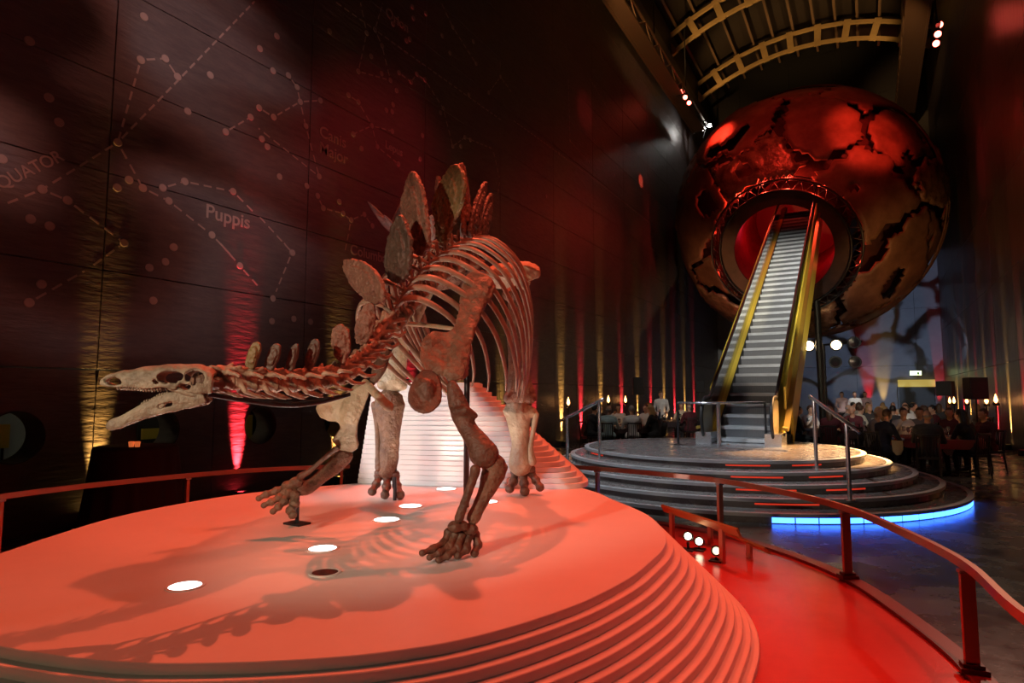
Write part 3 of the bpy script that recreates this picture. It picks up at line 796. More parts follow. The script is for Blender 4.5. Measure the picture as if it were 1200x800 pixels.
# ---- shoulder and fore limbs (left limb is the near one)
sc_o = [(552,319),(566,320),(577,327),(580,341),(572,354),(563,368),(555,384),(550,398),(551,415),(548,432),(546,444),(531,443),(516,440),(503,435),(496,427),(493,409),(499,394),(511,388),(524,389),(532,384),(537,368),(541,343),(546,326)]
mb = outline_slab(MB(), depth_lerp(sc_o, (560, 325), 3.98, (520, 440), 3.46), 0.045, (FWD + RIGHT * 0.35).normalized())
chain(mb, [(568,332,3.94,9),(556,365,3.80,9),(545,392,3.66,11),(533,436,3.46,13)], 0.5)
chain(mb, [(505,400,3.60,8),(500,420,3.52,8),(515,432,3.47,9)], 0.6)
bone('shoulder_blade', mb, M_bone, 0.008, 5, 0.012, label='broad reddish brown shoulder blade nearest the camera')
co_o = [(478,465),(483,449),(492,436),(504,433),(514,441),(518,455),(517,469),(509,481),(495,485),(483,478)]
mb = outline_slab(MB(), depth_lerp(co_o, (505, 433), 3.46, (495, 485), 3.28), 0.05)
mb.ell(P(498, 460, 3.36), (.062, .045, .085))
bone('coracoid', mb, M_bone_dk, 0.008, 5, 0.007)
mb = chain(MB(), [(530,452,3.40,7),(534,465,3.39,10.5),(541,486,3.37,12.5),(549,503,3.34,11.5),(560,519,3.30,14),(567,531,3.28,18)], 0.75)
mb.ell(P(575, 530, 3.28), (.048, .045, .04)); mb.ell(P(558, 535, 3.27), (.036, .04, .03))
mb.tube([P(533, 482, 3.34), P(546, 480, 3.32), P(557, 487, 3.35)], [.022, .026, .018], 10, round_caps=True)
bone('humerus', mb, M_bone_dk, 0.008, 4, 0.005)
mb = chain(MB(), [(580,545,3.30,14),(578,555,3.30,14.5),(570,575,3.28,10),(562,592,3.26,8),(555,606,3.25,8.5)], 0.75)
mb.tube([P(590, 548, 3.30), P(572, 542, 3.29), P(566, 545, 3.28)], [.026, .026, .02], 10, round_caps=True)
bone('ulna', mb, M_bone, 0.007, 4, 0.005)
mb = chain(MB(), [(557,550,3.20,6.5),(554,562,3.20,5.5),(547,582,3.19,5),(541,598,3.19,5.5),(538,607,3.19,6)], 0.9)
bone('radius', mb, M_bone_dk, 0.006, 4, 0.004)
zf = PLAT_Z
def floor_at(px, py): return onz(px, py, PLAT_Z)
def foot(name, carp, toes, m, post=None):
    fk = {'left_hand': 1.0135, 'left_foot': 1.0175, 'right_foot': 1.034}.get(name, 1.0)     # settle the toes on the plinth
    toes = [[(a, b, d * fk, r) for a, b, d, r in t] for t in toes]
    """carp: wrist lumps (px,py,d,r px); toes: chains of (px,py,d,r px)"""
    h = bone(name, [chainless(c) for c in [carp]][0], m, 0.006, 3, 0.003)
    for t in toes:
        for a, b in zip(t[:-1], t[1:]):
            mb = MB(); A, B = P(*a[:3]), P(*b[:3]); ra, rb = a[3] / F * a[2] * 1.25, b[3] / F * b[2] * 1.25
            mb.tube([A.lerp(B, .06), A.lerp(B, .3), A.lerp(B, .65), A.lerp(B, .94)], [ra, ra * .74, rb * .74, rb], 10, round_caps=True)
            bone('toe_bone', mb, m, 0.0055, 2, 0.002, h)
    return h
def chainless(c):
    mb = MB()
    for (x, y, d, r) in c: mb.ell(P(x, y, d), (r / F * d, r / F * d * .9, r / F * d * .75))
    return mb
fp = [(533,617,3.20,9.5),(542,616,3.21,8),(551,620,3.24,10)]
foot('left_hand', fp, [
    [(526,624,3.18,5.5),(520,636,3.14,4.5),(508,643,3.08,4.5),(494,648,3.03,3.5)],
    [(533,626,3.18,5.5),(527,640,3.13,5),(514,648,3.08,4.5),(503,653,3.05,3.5)],
    [(541,626,3.19,5.5),(536,642,3.14,5.5),(524,651,3.09,4.5),(514,656,3.06,3.8)],
    [(549,627,3.21,5.5),(546,643,3.16,5.5),(536,651,3.12,4.5)],
    [(557,626,3.24,5),(560,638,3.22,5),(556,648,3.18,4.5)]], M_bone_dk)
# right fore limb, stepping forward
h_o = [(371,476),(380,469),(397,463),(412,457),(425,449),(433,453),(430,468),(424,483),(419,497),(418,510),(420,523),(411,528),(400,524),(390,517),(393,509),(399,500),(395,494),(384,492),(374,487)]
mb = outline_slab(MB(), depth_lerp(h_o, (410, 455), 3.78, (405, 525), 3.86), 0.06, (FWD - RIGHT * 0.2).normalized())
chain(mb, [(420,458,3.78,9),(411,480,3.80,13),(408,500,3.83,9),(406,519,3.86,13)], 0.7); mb.ell(P(383, 480, 3.80), (.055, .04, .04))
bone('humerus', mb, M_bone_lt, 0.008, 5, 0.006)
mb = chain(MB(), [(428,448,3.70,5),(442,463,3.68,5.5),(456,477,3.66,6)], 0.5)
bone('coracoid', mb, M_bone_lt, 0.007, 3, 0.004, label='pale coracoid seen edge on')
mb = chain(MB(), [(434,452,3.74,4),(445,430,3.80,9),(452,405,3.90,7),(462,370,4.05,9)], 0.5)
bone('shoulder_blade', mb, M_bone_dk, 0.009, 4, 0.006)
mb = chain(MB(), [(403,534,3.86,11),(392,546,3.86,9.5),(375,560,3.85,8),(362,570,3.83,8.5),(354,572,3.82,9)], 0.75)
bone('ulna', mb, M_bone, 0.007, 4, 0.004)
mb = chain(MB(), [(395,525,3.80,4),(380,537,3.80,3),(364,551,3.79,3.2),(352,558,3.78,4.5)], 0.9)
bone('radius', mb, M_bone_dk, 0.006, 3, 0.003)
foot('right_hand', [(347,565,3.80,9),(337,569,3.79,8),(343,577,3.78,6)], [
    [(334,572,3.80,5),(324,575,3.77,4.5),(312,579,3.74,4),(303,584,3.72,3.2)],
    [(336,574,3.78,5),(327,583,3.74,4.5),(318,588,3.71,4),(309,592,3.69,3.2)],
    [(339,577,3.76,5),(333,587,3.72,5),(326,594,3.69,4.2),(320,599,3.67,3.5)],
    [(345,580,3.76,5.5),(345,590,3.73,5.5),(341,598,3.70,5.5),(343,603,3.69,4.5)]], M_bone)
b = floor_at(348, 614)
build(MB().tube([(b.x, b.y, PLAT_Z), P(349, 574, (b - CAM).dot(FWD))], 0.017, 4).box(b + Vector((0, 0, .006)), (.15, .10, .012)), 'support_post', M_dark, DINO)

# ---- pelvis and hind limbs
def blade(pts, th, m, nm, label=None, nrm=None):
    return bone(nm, outline_slab(MB(), pts, th, nrm), m, 0.009, 5, 0.006, label=label)
il_o = [(570,318,4.95),(583,311,5.0),(600,309,5.05),(618,308,5.02),(631,314,4.98),(633,321,4.98),(624,326,5.0),(608,330,5.05),(590,336,5.1),(572,332,5.1)]
blade(il_o, 0.10, M_bone_lt, 'hip_blade', 'pale yellowish hip blade jutting out above the hind leg', (FWD * .6 + ZUP * .4).normalized())
blade([(605,328,5.1),(617,327,5.1),(622,331,5.1),(617,338,5.12),(606,338,5.12)], 0.08, M_bone_lt, 'hip_socket_bone')
il_r = [(545,312,4.98),(530,318,4.86),(510,326,4.84),(495,328,4.86),(496,336,4.9),(515,338,5.0),(540,330,5.05)]
blade(il_r, 0.10, M_bone, 'hip_blade', None, (FWD * .6 + ZUP * .4).normalized())
blade([(548,318,5.1),(570,318,5.1),(585,330,5.2),(560,350,5.25),(540,340,5.2)], 0.09, M_bone_dk, 'sacrum')
mb = chain(MB(), [(607,340,5.22,8),(606,356,5.22,11),(605,385,5.22,11.5),(606,415,5.22,11),(608,440,5.22,13),(610,460,5.22,18)], 0.8)
mb.ell(P(599, 466, 5.2), (.075, .07, .055)); mb.ell(P(620, 466, 5.2), (.07, .07, .055)); mb.ell(P(598, 345, 5.2), (.07, .07, .06))
bone('femur', mb, M_bone, 0.010, 4, 0.006)
mb = chain(MB(), [(608,482,5.22,18),(608,495,5.22,14),(610,515,5.24,11),(610,530,5.25,12),(610,543,5.25,15)], 0.8)
mb.ell(P(596, 482, 5.2), (.05, .06, .045)); mb.ell(P(623, 483, 5.2), (.05, .06, .045))
bone('tibia', mb, M_bone_lt, 0.009, 4, 0.005)
bone('fibula', chain(MB(), [(628,486,5.18,4),(625,505,5.18,3),(622,525,5.18,3.2),(624,541,5.18,5)], 0.9), M_bone_lt, 0.007, 3, 0.003)
foot('left_foot', [(603,549,5.25,6),(613,551,5.25,7),(622,549,5.25,6)], [
    [(604,553,5.22,5),(602,564,5.16,4.6),(597,573,5.08,4.5)],
    [(613,555,5.20,5.5),(614,566,5.12,5),(615,576,5.05,5)],
    [(622,553,5.22,5),(628,563,5.18,4.6),(633,571,5.12,4.5)]], M_bone_dk)
mb = chain(MB(), [(500,340,5.0,9),(484,370,5.0,10),(473,400,5.0,9),(466,425,5.0,11),(461,445,5.0,16)], 0.8)
mb.ell(P(450, 450, 4.98), (.06, .06, .05)); mb.ell(P(470, 451, 4.98), (.055, .06, .05))
bone('femur', mb, M_bone_lt, 0.010, 4, 0.006)
mb = chain(MB(), [(456,474,4.98,19),(456,490,4.98,16),(456,512,4.98,12.5),(455,535,4.98,12.5),(453,549,4.98,12)], 0.8)
bone('tibia', mb, M_bone, 0.009, 4, 0.006)
bone('fibula', chain(MB(), [(439,474,4.95,4.5),(442,500,4.95,3.2),(443,530,4.95,3.4),(444,548,4.95,5)], 0.9), M_bone, 0.007, 3, 0.003)
foot('right_foot', [(444,554,4.98,6),(454,556,4.98,6.5),(463,555,4.98,6)], [
    [(444,558,4.95,5),(441,567,4.90,4.5),(436,576,4.84,4.5)],
    [(454,560,4.93,5),(453,570,4.87,4.8),(451,580,4.80,4.6)],
    [(463,558,4.95,5),(465,569,4.90,4.8),(469,580,4.83,4.8)]], M_bone_dk)
b = P(463, 552, 4.97); build(MB().tube([(b.x, b.y, PLAT_Z), b + Vector((0, 0, .12))], 0.014, 8), 'support_post', M_dark, DINO)
mb = chain(MB(), [(470,379,4.0,3),(500,381,3.9,3),(530,385,3.75,3)], 0.9)
bone('sternal_bone', mb, M_bone_lt, 0.007, 2, 0.002)
# main steel support hidden in the rib cage
p0 = P(548, 330, 4.8); build(MB().tube([(p0.x, p0.y, PLAT_Z), p0], 0.022, 10), 'support_post', M_dark, DINO, True)

# ---- tail and spikes
TL = [(556,304,5.10),(552,308,5.5),(540,306,5.9),(520,298,6.3),(498,288,6.6),(476,278,6.8),(458,270,6.9)]
tp = catmull([P(*q) for q in TL], 10); tl = sum((b - a).length for a, b in zip(tp[:-1], tp[1:])); s = 0.08; k = 0
while s < tl:
    p, t = at_len(tp, s); sc = 1.05 - 0.72 * s / tl
    v = put('tail_vertebra', me_caud, None, DINO, spine_frame(p, t) @ Matrix.Diagonal((sc, sc, sc, 1)))
    if k % 2 == 0 and s < tl * .8: put('chevron_bone', me_chev, None, v, spine_frame(p, t) @ Matrix.Diagonal((sc, sc, sc, 1)))
    s += 0.105 * sc; k += 1
M_spike = mat('spike_grey', (0.20, 0.20, 0.21), 0.45, col2=(0.32, 0.32, 0.33), nscale=20, bump=.3)
for (a, b) in (((457,268,6.9),(431,236,6.75)), ((459,267,6.85),(440,250,6.5)), ((460,270,6.85),(470,238,6.9)), ((462,270,6.8),(450,252,6.4))):
    A, B = P(*a), P(*b)
    bone('tail_spike', MB().tube([A, A.lerp(B, .3), A.lerp(B, .7), B], [.035, .042, .028, .006], 10, sub=3, round_caps=True), M_spike, 0.007, 2, 0.002)

# ---- back plates
def plate(o, d, th, m, label=None, jag=0.0, tilt=0.0):
    """o: outline in pixels; a bony plate standing at depth d"""
    cy = [y for x, y in o]; top_y, bot_y = min(cy), max(cy)
    pts = []
    dense = catmull([Vector((x, y, 0)) for x, y in o], 6, True)
    cx0 = sum(p.x for p in dense) / len(dense); cy0 = sum(p.y for p in dense) / len(dense)
    for i, p in enumerate(dense):
        j = 1 + jag * (noise.noise(Vector((i * .9, d * 7, 0))) + .5 * noise.noise(Vector((i * 2.3, d * 3, 4))))
        x, y = cx0 + (p.x - cx0) * j, cy0 + (p.y - cy0) * (1 + (j - 1) * .5)
        pts.append(P(x, y, d + tilt * (x - cx0) / 20.0))
    n = (pts[len(pts) // 3] - pts[0]).cross(pts[2 * len(pts) // 3] - pts[0]).normalized()
    mb = MB().slab(pts, n * th)
    c = sum(pts, Vector()) / len(pts); inner = [c.lerp(p, .62) for p in pts]; mb.slab(inner, n * th * 1.9)
    return bone('back_plate', mb, m, 0.0065 if th > .025 else .0045, 3, 0.013 if th > .025 else .004, label=label, rscale=34)
plate([(288,428),(291,413),(297,402),(304,401),(306,409),(302,421),(297,432)], 2.74, .022, M_plate_ol, 'small oval neck plate nearest the skull', .03)
plate([(311,429),(314,414),(321,403),(328,404),(329,412),(325,424),(319,434)], 2.80, .022, M_plate_dk, None, .03)
plate([(335,430),(339,413),(344,404),(349,403),(350,412),(347,424),(342,435)], 2.88, .022, M_plate_dk, None, .03)
plate([(357,427),(361,409),(366,398),(373,398),(375,408),(370,424),(363,433)], 2.98, .022, M_plate_dk, None, .03)
plate([(388,395),(392,384),(400,379),(408,386),(411,402),(408,417),(401,426),(394,419),(389,408)], 3.14, .026, M_plate, None, .04)
plate([(416,396),(418,376),(424,362),(432,355),(440,359),(440,376),(436,392),(428,404),(420,404)], 3.42, .028, M_plate, None, .04)
plate([(404,315),(406,305),(417,304),(432,310),(443,322),(450,338),(449,352),(438,356),(425,347),(412,333)], 3.52, .030, M_plate, 'broad leaf shaped reddish plate leaning forward over the shoulder', .05, -.15)
plate([(452,312),(455,285),(462,262),(470,252),(478,266),(482,290),(481,312),(474,328),(464,332),(455,324)], 3.80, .032, M_plate_dk, None, .05, -.15)
plate([(471,250),(474,225),(480,207),(485,201),(492,212),(498,235),(502,262),(503,285),(497,299),(487,296),(479,280),(473,266)], 4.02, .034, M_plate, 'tall pointed reddish plate on the shoulders', .05, -.2)
plate([(508,240),(514,220),(524,203),(533,193),(540,197),(545,215),(543,235),(536,252),(529,268),(524,283),(515,283),(511,262)], 4.30, .034, M_plate_ol, 'tallest olive plate at the top of the back', .04, -.2)
plate([(510,215),(513,206),(517,213),(518,232),(515,250),(511,240)], 4.55, .03, M_plate, None, .02)
plate([(539,196),(543,195),(548,225),(551,260),(549,275),(543,272),(542,240)], 4.55, .03, M_plate, None, .03, .5)
plate([(550,272),(553,250),(560,228),(568,213),(569,220),(564,245),(558,266),(554,282)], 4.75, .03, M_plate_dk, None, .03, .5)
plate([(560,284),(562,258),(569,236),(576,226),(577,238),(573,262),(568,282),(564,290)], 4.95, .03, M_plate_dk, None, .03, .5)
plate([(501,276),(501,256),(507,252),(510,262),(510,279),(505,284)], 4.9, .03, M_spike, None, .03)
plate([(538,284),(540,264),(546,252),(550,270),(548,288)], 5.3, .03, M_spike, None, .03)

# ================================================================ GLOBE
GC = Vector((-2.55, 32.4, 10.3)); GR = 5.86
M_crust = mat('globe_copper', (0.13, 0.055, 0.035), 0.55, 0.2, col2=(0.36, 0.18, 0.11), nscale=0.7, bump=0.7, bscale=2.2, contrast=(.35, .7))
M_rock = mat('globe_rock', (0.16, 0.07, 0.045), 0.3, 0.4, col2=(0.55, 0.32, 0.20), nscale=3.0, bump=1.0, bscale=9)
M_core = mat('globe_core', (0.035, 0.014, 0.012), 0.6, 0.2, col2=(0.09, 0.03, 0.022), nscale=1.5, bump=.6, bscale=3)
GL = empty('globe', GC); tag(GL, 'huge cracked copper globe glowing red around the top of the escalator', 'globe')
PD = Vector((-0.07, -0.87, -0.485)).normalized()                    # the portal looks down the escalator
PORT_R = 2.95
cosport = math.sqrt(1 - (PORT_R / GR) ** 2)
bm = bmesh.new(); bmesh.ops.create_icosphere(bm, subdivisions=6, radius=1.0)
dirs = [f.calc_center_median().normalized() for f in bm.faces]; vco = [v.co.normalized() for v in bm.verts]
ftri = [tuple(v.index for v in f.verts) for f in bm.faces]; bm.free()
rng = random.Random(11); NSEED = 38
seeds = []
for i in range(NSEED):
    z = 1 - 2 * (i + .5) / NSEED; a = i * 2.39996 + rng.uniform(-.35, .35); r = math.sqrt(1 - z * z)
    seeds.append(Vector((r * math.cos(a), r * math.sin(a), z + rng.uniform(-.1, .1))).normalized())
cells = [[] for _ in seeds]
for d, t in zip(dirs, ftri):
    if d.dot(PD) > cosport: continue
    if d.y > 0.55: continue                                     # the back is never seen
    w = (d + 0.16 * Vector((noise.noise(d * 2.6), noise.noise(d * 2.6 + Vector((9, 0, 0))), noise.noise(d * 2.6 + Vector((0, 9, 0))))) + 0.06 * Vector((noise.noise(d * 9), noise.noise(d * 9 + Vector((5, 0, 0))), noise.noise(d * 9 + Vector((0, 5, 0)))))).normalized()
    ds = sorted(((w - s).length, i) for i, s in enumerate(seeds))
    gap = 0.035 + 0.09 * max(0, noise.noise(d * 3.1 + Vector((3, 3, 3))))
    if ds[1][0] - ds[0][0] < gap: continue
    if noise.noise(d * 4.3 + Vector((20, 0, 0))) > 0.40: continue
    cells[ds[0][1]].append(t)
for i, ts in enumerate(cells):
    if len(ts) < 25: continue
    ids = {}; vs = []; fs = []; rocky = (i % 3 == 0)
    lift = GR + rng.uniform(-.10, .08)
    for t in ts:
        q = []
        for v in t:
            if v not in ids:
                d = vco[v]; h = 0.05 * noise.noise(d * 5) + (0.17 * abs(noise.noise(d * 17)) + .06 * noise.noise(d * 40) if rocky else 0.018 * noise.noise(d * 22))
                ids[v] = len(vs); vs.append(GC + d * (lift + h))
            q.append(ids[v])
        fs.append(tuple(q))
    me = MB().add(vs, fs).mesh('crust', True)
    me = evaluated(me, [('SOLIDIFY', dict(thickness=0.12, offset=-1.0))])
    me.polygons.foreach_set('use_smooth', [True] * len(me.polygons))
    put('crust_plate', me, M_rock if rocky else M_crust, GL)
vs = [GC + d * (GR - 0.45) for d in vco]
core = MB().add(vs, [t for d, t in zip(dirs, ftri) if d.dot(PD) < cosport - .01 and d.y < 0.9]).mesh('core', True)
put('inner_shell', core, M_core, GL)
for nrm, rr in (((0, 1, 0), GR + .05), ((.25, .9, .3), GR + .03)):
    nn = Vector(nrm).normalized(); u1 = nn.orthogonal().normalized(); u2 = nn.cross(u1)
    hp = [GC + (u1 * math.cos(2 * PI * i / 120) + u2 * math.sin(2 * PI * i / 120)) * rr for i in range(121)]
    build(MB().tube(hp, .045, 6, caps=False), 'hoop', M_crust, GL, True)
# ring truss around the portal
pc = GC + PD * (GR * cosport); pu = (ZUP - PD * PD.z).normalized(); pr = PD.cross(pu)
def ring(r, off, tr, seg=64, k=1.0):
    pts = [pc + PD * off + (pr * math.cos(2 * PI * i / seg) + pu * math.sin(2 * PI * i / seg)) * r for i in range(seg)]
    mb = MB(); mb.tube(pts + [pts[0], ], tr, 8, caps=False); return mb
for r, off in ((2.95, .25), (2.55, .42), (2.95, -.2)):
    build(ring(r, off, 0.045), 'ring_chord', M_dark, GL, True)
for i in range(36):
    a = 2 * PI * i / 36; a2 = a + PI / 36
    A = pc + PD * .25 + (pr * math.cos(a) + pu * math.sin(a)) * 2.95; B = pc + PD * .42 + (pr * math.cos(a2) + pu * math.sin(a2)) * 2.55
    C_ = pc + PD * .25 + (pr * math.cos(a + PI / 18) + pu * math.sin(a + PI / 18)) * 2.95
    build(MB().tube([A, B, C_], 0.025, 6), 'ring_brace', M_dark, GL)
# flat collar of the portal
def annulus(r0, r1, off0, off1, m, nm, seg=72):
    vs = []; fs = []
    for i in range(seg):
        d = pr * math.cos(2 * PI * i / seg) + pu * math.sin(2 * PI * i / seg)
        for r, o in ((r0, off0), (r1, off0), (r1, off1), (r0, off1)): vs.append(pc + PD * o + d * r)
    for i in range(seg):
        j = (i + 1) % seg
        for k in range(4): fs.append((i * 4 + k, j * 4 + k, j * 4 + (k + 1) % 4, i * 4 + (k + 1) % 4))
    return build(MB().add(vs, fs), nm, m, GL)
M_collar = mat('portal_collar', (0.11, 0.055, 0.04), .55, .2, col2=(.07, .035, .025), nscale=2)
annulus(1.95, 2.58, 0.36, 0.26, M_collar, 'portal_collar')
annulus(1.95, 2.05, 0.30, -4.5, mat('portal_tunnel', (0.40, 0.07, 0.05), .45, .2, col2=(.25, .04, .03), nscale=3, bump=.6, bscale=8), 'portal_tunnel')
annulus(0.02, 2.2, -4.5, -4.6, mat('portal_back', (0.45, 0.06, 0.05), .5, bump=.8, bscale=5), 'portal_back')
point('globe_inner_lamp', pc - PD * 2.2 + Vector((0.9, 0, -0.6)), (1, .02, .05), 26, .2)
point('globe_inner_lamp', pc - PD * 1.6 + Vector((-1.3, 0, 0.2)), (1, .02, .05), 14, .2)
for a in (60, 80, 100, 125, 200, 345, 20):                       # red lamps in the gap behind the ring
    d = pr * math.cos(math.radians(a)) + pu * math.sin(math.radians(a))
    point('ring_lamp', pc + PD * 0.0 + d * 2.75, (1, .06, .03), 70 if a in (60, 80, 100, 125) else 10, .06)
# legs of the globe
for k, (px, py, D, px2, py2) in enumerate(((957, 352, 25.5, 964, 478), (905, 360, 27.5, 893, 478))):
    A = P(px, py, D); B = P(px2, py2, D); B.z = 0.0
    build(MB().tube([A, B], 0.13, 10).box((B.x, B.y, .05), (.6, .6, .1)), 'support_leg', M_dark, GL)

# ================================================================ ESCALATOR
EX = -2.27; EY0 = 13.25; SL30 = math.tan(math.radians(30)); RUN = 0.40; NSTEP = 39; HW = 0.52
ES = empty('escalator', (EX, 12.5, POD_Z)); tag(ES, 'long escalator with gold sides climbing into the globe', 'escalator')
def ez(y): return POD_Z + 0.02 + max(0, y - EY0) * SL30
M_estep = mat('escalator_step', (0.50, 0.53, 0.56), 0.42, 0.55, col2=(.40, .42, .44), nscale=4)
M_riser = mat('escalator_riser_shaded', (0.15, 0.155, 0.165), 0.45, 0.5)  # darker than the treads, puts the shading between steps into the colour
smb = MB(); rise = RUN * SL30
smb.box((0, RUN / 2 - .01, -.035), (HW * 2, RUN + .02, .07)); 
smb.cur = 1; smb.box((0, .012, -rise / 2 - .02), (HW * 2, .02, rise - .01))
for k in range(26): smb.box((-HW + .02 + k * (HW * 2 - .04) / 25, -.002, -rise / 2 - .02), (.018, .014, rise - .03))
sme = smb.mesh('step'); sme.materials.append(M_estep); sme.materials.append(M_riser)
for k in range(NSTEP):
    y = EY0 - .5 + RUN * k; z = POD_Z + .03 + max(0.0, k - 0.6) * rise
    put('step', sme, None, ES, Matrix.Translation((EX, y, z)))
YT = EY0 + RUN * NSTEP
def sweep(profile, ys, m, nm, smooth=False):
    """profile: (x, n) section, n measured up from the step line"""
    vs = []; fs = []; n = len(profile)
    for y in ys:
        for (x, h) in profile: vs.append(Vector((EX + x, y, ez(y) + h)))
    for i in range(len(ys) - 1):
        for k in range(n): fs.append((i * n + k, i * n + (k + 1) % n, (i + 1) * n + (k + 1) % n, (i + 1) * n + k))
    fs += [tuple(reversed(range(n))), tuple((len(ys) - 1) * n + k for k in range(n))]
    return build(MB().add(vs, fs), nm, m, ES, smooth)
YS = [EY0 - 0.35, EY0, EY0 + .15, YT]
M_mirror = mat('balustrade_steel', (0.55, 0.56, 0.57), 0.16, 0.95)
M_goldd = mat('gold_edge', (0.40, 0.28, 0.06), 0.35, 0.7)
for s in (-1, 1):
    a = HW + .005
    sweep([(s*a, -.05), (s*(a+.02), -.05), (s*(a+.02), .16), (s*a, .16)], YS, M_dark, 'skirt')
    sweep([(s*(a+.02), .10), (s*(a+.24), .12), (s*(a+.24), .20), (s*(a+.02), .16)], YS, M_gold, 'inner_deck')
    sweep([(s*(a+.11), .20), (s*(a+.13), .20), (s*(a+.13), .90), (s*(a+.11), .90)], YS, M_mirror, 'balustrade_panel')
    sweep([(s*(a+.24), -.75), (s*(a+.30), -.75), (s*(a+.30), .30), (s*(a+.24), .30)], [EY0 + 1.2, YT], M_gold, 'side_cladding')
    sweep([(s*(a+.24), .30), (s*(a+.34), .28), (s*(a+.34), .34), (s*(a+.24), .36)], [EY0 - .3, EY0, EY0 + .15, YT], M_goldd, 'outer_deck')
    sweep([(s*(a+.20), .34), (s*(a+.24), .34), (s*(a+.24), .80), (s*(a+.20), .80)], [EY0 + .6, YT], M_gold, 'outer_panel')
    # handrail with rounded newel
    x = EX + s * (a + .12)
    cyn, czn, rn = EY0 - .35, POD_Z + .52, .42
    pts = [Vector((x, YT, ez(YT) + .94)), Vector((x, EY0 + .3, ez(EY0 + .3) + .94)), Vector((x, EY0, POD_Z + .95))]
    pts += [Vector((x, cyn - rn * math.sin(t), czn + rn * math.cos(t))) for t in [PI * k / 12 for k in range(13)]]
    build(MB().tube(pts, .045, 10, k=0.7), 'handrail', M_black, ES, True)
    disc = [Vector((x, cyn - (rn - .05) * math.sin(t), czn + (rn - .05) * math.cos(t))) for t in [PI * k / 12 for k in range(13)]] + [Vector((x, EY0 + .1, czn - rn + .05)), Vector((x, EY0 + .1, czn + rn - .05))]
    build(MB().slab(disc, (.05, 0, 0)), 'newel_panel', mat('newel_olive', (0.30, 0.28, 0.19), .3, .5), ES)
    build(MB().box((x, EY0 - .25, POD_Z + .13), (.30, .8, .26)), 'newel_base', M_chrome, ES)
sweep([(-HW - .28, -.55), (HW + .28, -.55), (HW + .28, -.80), (-HW - .28, -.80)], [EY0 + 1.2, YT], M_dark, 'truss_underside')
build(MB().box((EX, EY0 - .75, POD_Z + .012), (1.9, .9, .024)), 'comb_plate', M_chrome, ES)
# chrome barrier before the escalator
pp = [(795, 521, .022), (843, 523, .04), (898, 521, .022)]
base = [onz(a, b, POD_Z) for a, b, _ in pp]
br = empty('escalator_barrier', base[1]); tag(br, 'grey metal barrier with three posts across the foot of the escalator', 'barrier')
HB = 0.84
for p, q in zip(base, pp):
    build(MB().cyl((p.x, p.y, POD_Z), (p.x, p.y, POD_Z + HB), q[2], 14).lathe([(.09, 0), (.09, .015), (.05, .02)], (p.x, p.y, POD_Z), 16), 'post', M_chrome if q[2] > .03 else M_dark, br, autosmooth=40)
build(MB().tube([b + Vector((0, 0, HB)) for b in base], .026, 8), 'top_bar', M_chrome, br, True)
def handrail(label, posts, a_ext, b_ext):
    (x0, yt0, yb0, z0), (x1, yt1, yb1, z1) = posts
    B0, B1 = onz(x0, yb0, z0), onz(x1, yb1, z1)
    T0 = Vector((B0.x, B0.y, P(x0, yt0, (B0 - CAM).dot(FWD)).z)); T1 = Vector((B1.x, B1.y, P(x1, yt1, (B1 - CAM).dot(FWD)).z))
    r = empty('handrail', B0); tag(r, label, 'handrail', 'chrome handrails on the podium steps')
    for B, T in ((B0, T0), (B1, T1)): build(MB().cyl(B, T, .028, 12).lathe([(.07, 0), (.07, .012), (.03, .016)], B, 14), 'post', M_chrome, r, autosmooth=40)
    d = T1 - T0
    build(MB().tube([T0 - d * a_ext, T0, T1, T1 + d * b_ext], .032, 10, k=.7), 'grip_bar', M_chrome, r, True)
handrail('chrome handrail on the left side of the podium steps', ((665, 489, 547, .26), (703, 470, 537, .51)), .25, .12)
handrail('chrome handrail on the right side of the podium steps', ((957, 468, 550, .51), (996, 495, 586, .256)), .15, .35)

# ================================================================ LIGHT TRUSSES AND HALL LAMPS
M_truss = mat('truss_bronze', (0.20, 0.13, 0.08), 0.5, .5)
def truss(label, x, z, y0, y1, w=.45):
    r = empty('lighting_truss', (x, y0, z)); tag(r, label, 'truss', 'lighting trusses under the vault')
    for sx in (-1, 1):
        for sz in (-1, 1):
            build(MB().box((x + sx * w / 2, (y0 + y1) / 2, z + sz * w / 2), (.10, y1 - y0, .10)), 'chord', M_truss, r)
    build(MB().box((x, (y0 + y1) / 2, z - w / 2 + .02), (w, y1 - y0, .04)), 'walk_plate', M_truss, r)
    n = int((y1 - y0) / .9)
    for k in range(n):
        a, b = y0 + (y1 - y0) * k / n, y0 + (y1 - y0) * (k + 1) / n
        for sx in (-1, 1):
            s = 1 if k % 2 else -1
            build(MB().tube([(x + sx * w / 2, a, z - s * w / 2), (x + sx * w / 2, b, z + s * w / 2)], .03, 6), 'brace', M_truss, r)
    for k in range(4):
        y = y0 + (y1 - y0) * (k + .5) / 4
        build(MB().cyl((x, y, z + w / 2), (x, y, 20.6), .03, 6), 'hanger', M_dark, r)
    return r
xl, zl = -7.55, 16.4
truss('left bronze lighting truss running under the vault toward the globe', xl, zl, 12, 33.5, .6)
xr, zr = 2.35, 17.6
truss('right bronze lighting truss running under the vault past the globe', xr, zr, 16, 39.5, .8)
M_redled = mat('red_led', (1, .1, .05), .4, emit=(1, .09, .06), estr=22)
M_whled = mat('white_lamp', (1, 1, 1), .4, emit=(1, .95, .88), estr=140)
